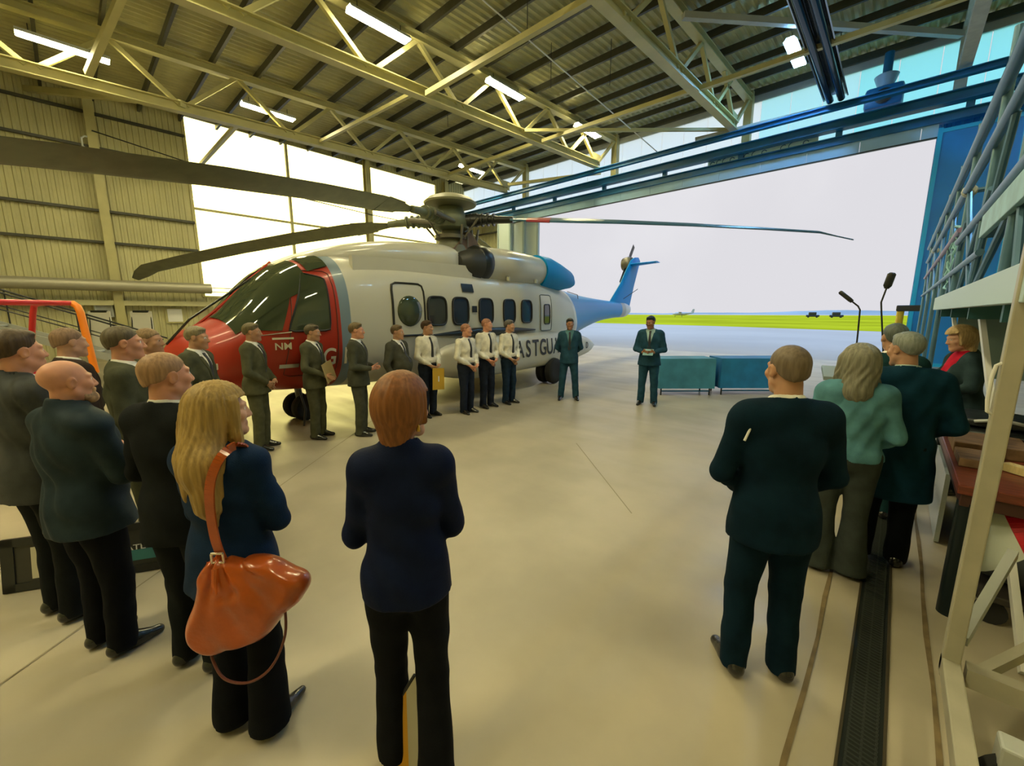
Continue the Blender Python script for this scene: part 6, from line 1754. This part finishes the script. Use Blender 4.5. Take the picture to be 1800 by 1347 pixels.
# ---- right group
p = person('person with shaved head in a black suit standing alone right of the open floor', -0.36, 2.36, -26, h=1.79, q=1.0, arms=('clasp', 'clasp2'), head=(6, 0), skin='tan', hair=('buzz', (0.16, 0.12, 0.085)), seed=20, build=1.04, stance=0.02)
suit(p, (0.004, 0.016, 0.030), hem=0.78)
MB().tube([Vector((-0.150, -0.085, 1.425)) * p.k, Vector((-0.185, -0.095, 1.37)) * p.k, Vector((-0.205, -0.095, 1.31)) * p.k], 0.006, 8).build('shoulder_cord', M_white, p.root, True)
p = person('person with shoulder-length sandy hair in a grey-green cropped jacket', -0.16, 3.78, -8, h=1.71, q=1.2, female=True, arms=('clasp', 'clasp2'), head=(18, 0), skin='tan', hair=('wavy', (0.20, 0.19, 0.14)), seed=21, build=1.1)
p.trousers((0.045, 0.055, 0.052), flare=0.05, hem=0.03); p.top((0.10, 0.26, 0.33), hem=0.93, off=0.030, wr=0.006, rough=0.8, collar=0.02, cuff=0.01); p.shoes()
p = person('person with grey hair in a long black overcoat nearest the scaffold', 0.09, 4.20, -4, h=1.80, q=1.2, arms=('clasp', 'clasp2'), head=(40, -4), skin='tan', hair=('short', (0.22, 0.24, 0.22)), seed=22, build=1.18)
p.trousers((0.006, 0.008, 0.010)); p.top((0.006, 0.034, 0.062), name='coat', hem=0.55, off=0.034, wr=0.005, collar=0.02); p.collar_band((0.45, 0.55, 0.52)); p.shoes()
p = person('person half hidden behind the grey-haired man, only dark hair showing above him', 0.0, 5.15, 0, h=1.84, q=1.6, arms=('side', 'side'), head=(20, 0), skin='tan', hair=('short', (0.10, 0.12, 0.11)), seed=23)
suit(p, (0.012, 0.045, 0.052), front=False)
p = person('person with blonde hair and dark cardigan over a red top behind the loaded table', 0.60, 6.42, -118, h=1.80, q=1.3, female=True, arms=('reach', 'reach'), head=(0, -8), skin='fair', hair=('bob', (0.42, 0.30, 0.15)), seed=24, build=1.05, lean=0.10)
p.trousers((0.01, 0.015, 0.018)); p.top((0.030, 0.055, 0.065), name='cardigan', hem=0.78, off=0.030, vneck=1.0, wr=0.006, collar=0.02)
p.shirt_front((0.50, 0.01, 0.035), 1.0, None, 0.024); p.shoes()

# ---- things they hold
M_gold = mat('folder_gold', (0.62, 0.36, 0.03), 0.4)
M_tan = mat('envelope_tan', (0.42, 0.32, 0.15), 0.7)
def held(p, local, rot=(0, 0, 0)):
    return p.root.matrix_basis @ Matrix.Translation(Vector(local) * p.k) @ Euler(rot).to_matrix().to_4x4()
fo = thing('folder', 'gold folder held low by the first of the white-shirted row', 'folder')
fo.matrix_world = held(p_w1, (-0.02, 0.235, 0.73), (R(4), R(-6), 0))
MB().box((-0.15, -0.006, -0.21), (0.15, 0.006, 0.19), 0.003).build('cover', M_gold, fo)
MB().box((-0.012, 0.006, -0.06), (0.012, 0.009, 0.04)).build('emblem', M_white, fo)
en = thing('envelope', 'tan envelope held by the suited person beside the large white letters', 'envelope')
en.matrix_world = held(p_env, (0.02, 0.24, 1.04), (R(10), R(10), 0))
MB().box((-0.15, -0.004, -0.14), (0.15, 0.004, 0.16), 0.002).build('envelope_body', M_tan, en)
pa = thing('paper_sheet', 'sheet of notes held by the lone person near the door', 'paper')
pa.matrix_world = held(p_far, (0.0, 0.27, 1.07), (R(60), 0, 0))
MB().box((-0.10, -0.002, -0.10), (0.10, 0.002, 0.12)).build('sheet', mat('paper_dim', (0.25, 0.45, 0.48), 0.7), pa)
# folder leaning between the central woman's ankles
lf = thing('presentation_folder', 'golden folder standing on the floor between the feet of the central woman', 'folder')
lf.location = (-1.33, 0.757, 0.0); lf.rotation_euler = (R(-3), 0, R(HEAD))
MB().prism([(-0.035, 0.006), (-0.062, 0.26), (0.012, 0.395), (0.012, 0.006)], -0.004, 0.004).build('cover', mat('folder_orange', (0.75, 0.38, 0.01), 0.4), lf)
MB().prism([(0.012, 0.006), (0.012, 0.395), (0.045, 0.45), (0.060, 0.44), (0.055, 0.006)], -0.003, 0.003).build('pages', mat('pages_pale', (0.62, 0.58, 0.46), 0.3), lf)
MB().tube([(-0.064, 0, 0.262), (0.048, 0, 0.455)], 0.007, 6).build('black_edge', M_black, lf)
# clip-on microphone / brooch and earring of the central woman
rt = p_br.root
MB().tube([(0.055 * p_br.k, -0.03, 1.46 * p_br.k), (0.085 * p_br.k, -0.02, 1.465 * p_br.k), (0.10 * p_br.k, -0.02, 1.455 * p_br.k)], 0.016, 8).build('shoulder_clip', M_black, rt, True)
e0 = Vector(p_br.H((0.082, -0.006, -0.04))) * p_br.k
MB().tube([e0, e0 + Vector((0.004, 0, -0.014)), e0 + Vector((0.004, 0, -0.034))], [0.003, 0.006, 0.010], 8).build('earring', mat('earring_gold', (0.5, 0.3, 0.08), 0.2, metal=0.9), rt, True)

# ---- the brown leather handbag
M_bag = mat('bag_leather', (0.40, 0.075, 0.008), 0.28, var=0.25, vscale=6, bump=0.12, bscale=60, coat=0.35)
hb_ = thing('handbag', 'slouchy orange-brown leather handbag hanging from the blonde woman at left', 'handbag', (-1.87, 0.35, 0.10), R(46 + 0))
def bag_mesh():
    g = Grid(axis(-0.32, 0.32, 0.009), axis(-0.16, 0.16, 0.009), axis(0.40, 0.98, 0.009))
    # wide slouching body: right end lifted, left side long
    g.cone((-0.10, 0, 0.56), (0.02, 0, 0.60), 0.10, 0.11, 0.05)
    g.cone((-0.12, 0, 0.53), (-0.08, 0, 0.78), 0.085, 0.07, 0.05)
    g.cone((0.02, 0, 0.62), (0.17, 0, 0.72), 0.11, 0.085, 0.06)
    g.cone((-0.06, 0, 0.80), (0.12, 0, 0.80), 0.055, 0.06, 0.06)
    g.cone((0.17, 0, 0.72), (0.235, 0, 0.745), 0.075, 0.045, 0.04)
    X, Y, Z = g.pts((slice(None),) * 3)
    g.D = np.maximum(g.D, (np.abs(Y) - 0.078 + 0.05 * np.clip((Z - 0.70) / 0.2, 0, 1)).astype(f32) * 0.8)
    an = np.arctan2(Z - 0.90, X + 0.06)
    g.D += ((0.006 * np.sin(9 * an + 3.0 * np.sin(8 * X)) + 0.004 * np.sin(21 * an + 9 * X * X)) * np.clip((Z - 0.60) / 0.2, 0, 1) + 0.004 * np.sin(14 * X + 23 * Z + 2 * np.sin(17 * X))).astype(f32)
    V, Q = nets(g.D, g.ax)
    return smooth_mesh(V, Q, 2, 0.4), Q
V, Q = bag_mesh()
raw_mesh('bag_body', V, Q, M_bag, hb_, True)
sp = MB()
st = curve_pts([(-0.05, 0.0, 0.845), (-0.050, -0.03, 0.95), (-0.045, -0.045, 1.08), (-0.03, -0.05, 1.20), (0.0, -0.03, 1.29), (0.02, 0.03, 1.325), (0.03, 0.09, 1.30), (0.03, 0.12, 1.17), (0.02, 0.11, 1.0), (0.02, 0.06, 0.85)])
for a, b in zip(st[:-1], st[1:]): sp.bar(a, b, 0.034, 0.008, up=(0, 1, 0.2))
sp.build('strap', M_bag, hb_)
bk = MB()
for a, b in (((-0.075, -0.03, 0.86), (-0.03, -0.03, 0.86)), ((-0.075, -0.03, 0.90), (-0.03, -0.03, 0.90)), ((-0.075, -0.03, 0.86), (-0.075, -0.03, 0.90)), ((-0.03, -0.03, 0.86), (-0.03, -0.03, 0.90))): bk.tube([a, b], 0.005, 8)
bk.build('buckle', mat('buckle_pale', (0.75, 0.62, 0.5), 0.2, metal=0.8), hb_, True)
MB().tube([(-0.05, -0.055, 0.85), (-0.045, -0.075, 0.80), (-0.035, -0.088, 0.76)], [0.013, 0.011, 0.004], 8).build('strap_end', M_bag, hb_, True)
MB().tube(curve_pts([(-0.13, -0.03, 0.50), (-0.11, -0.05, 0.43), (-0.05, -0.08, 0.37), (0.05, -0.09, 0.36), (0.14, -0.08, 0.42), (0.19, -0.05, 0.54), (0.19, -0.03, 0.68)]), 0.0055, 8).build('long_strap', mat('strap_maroon', (0.12, 0.03, 0.02), 0.4), hb_, True)
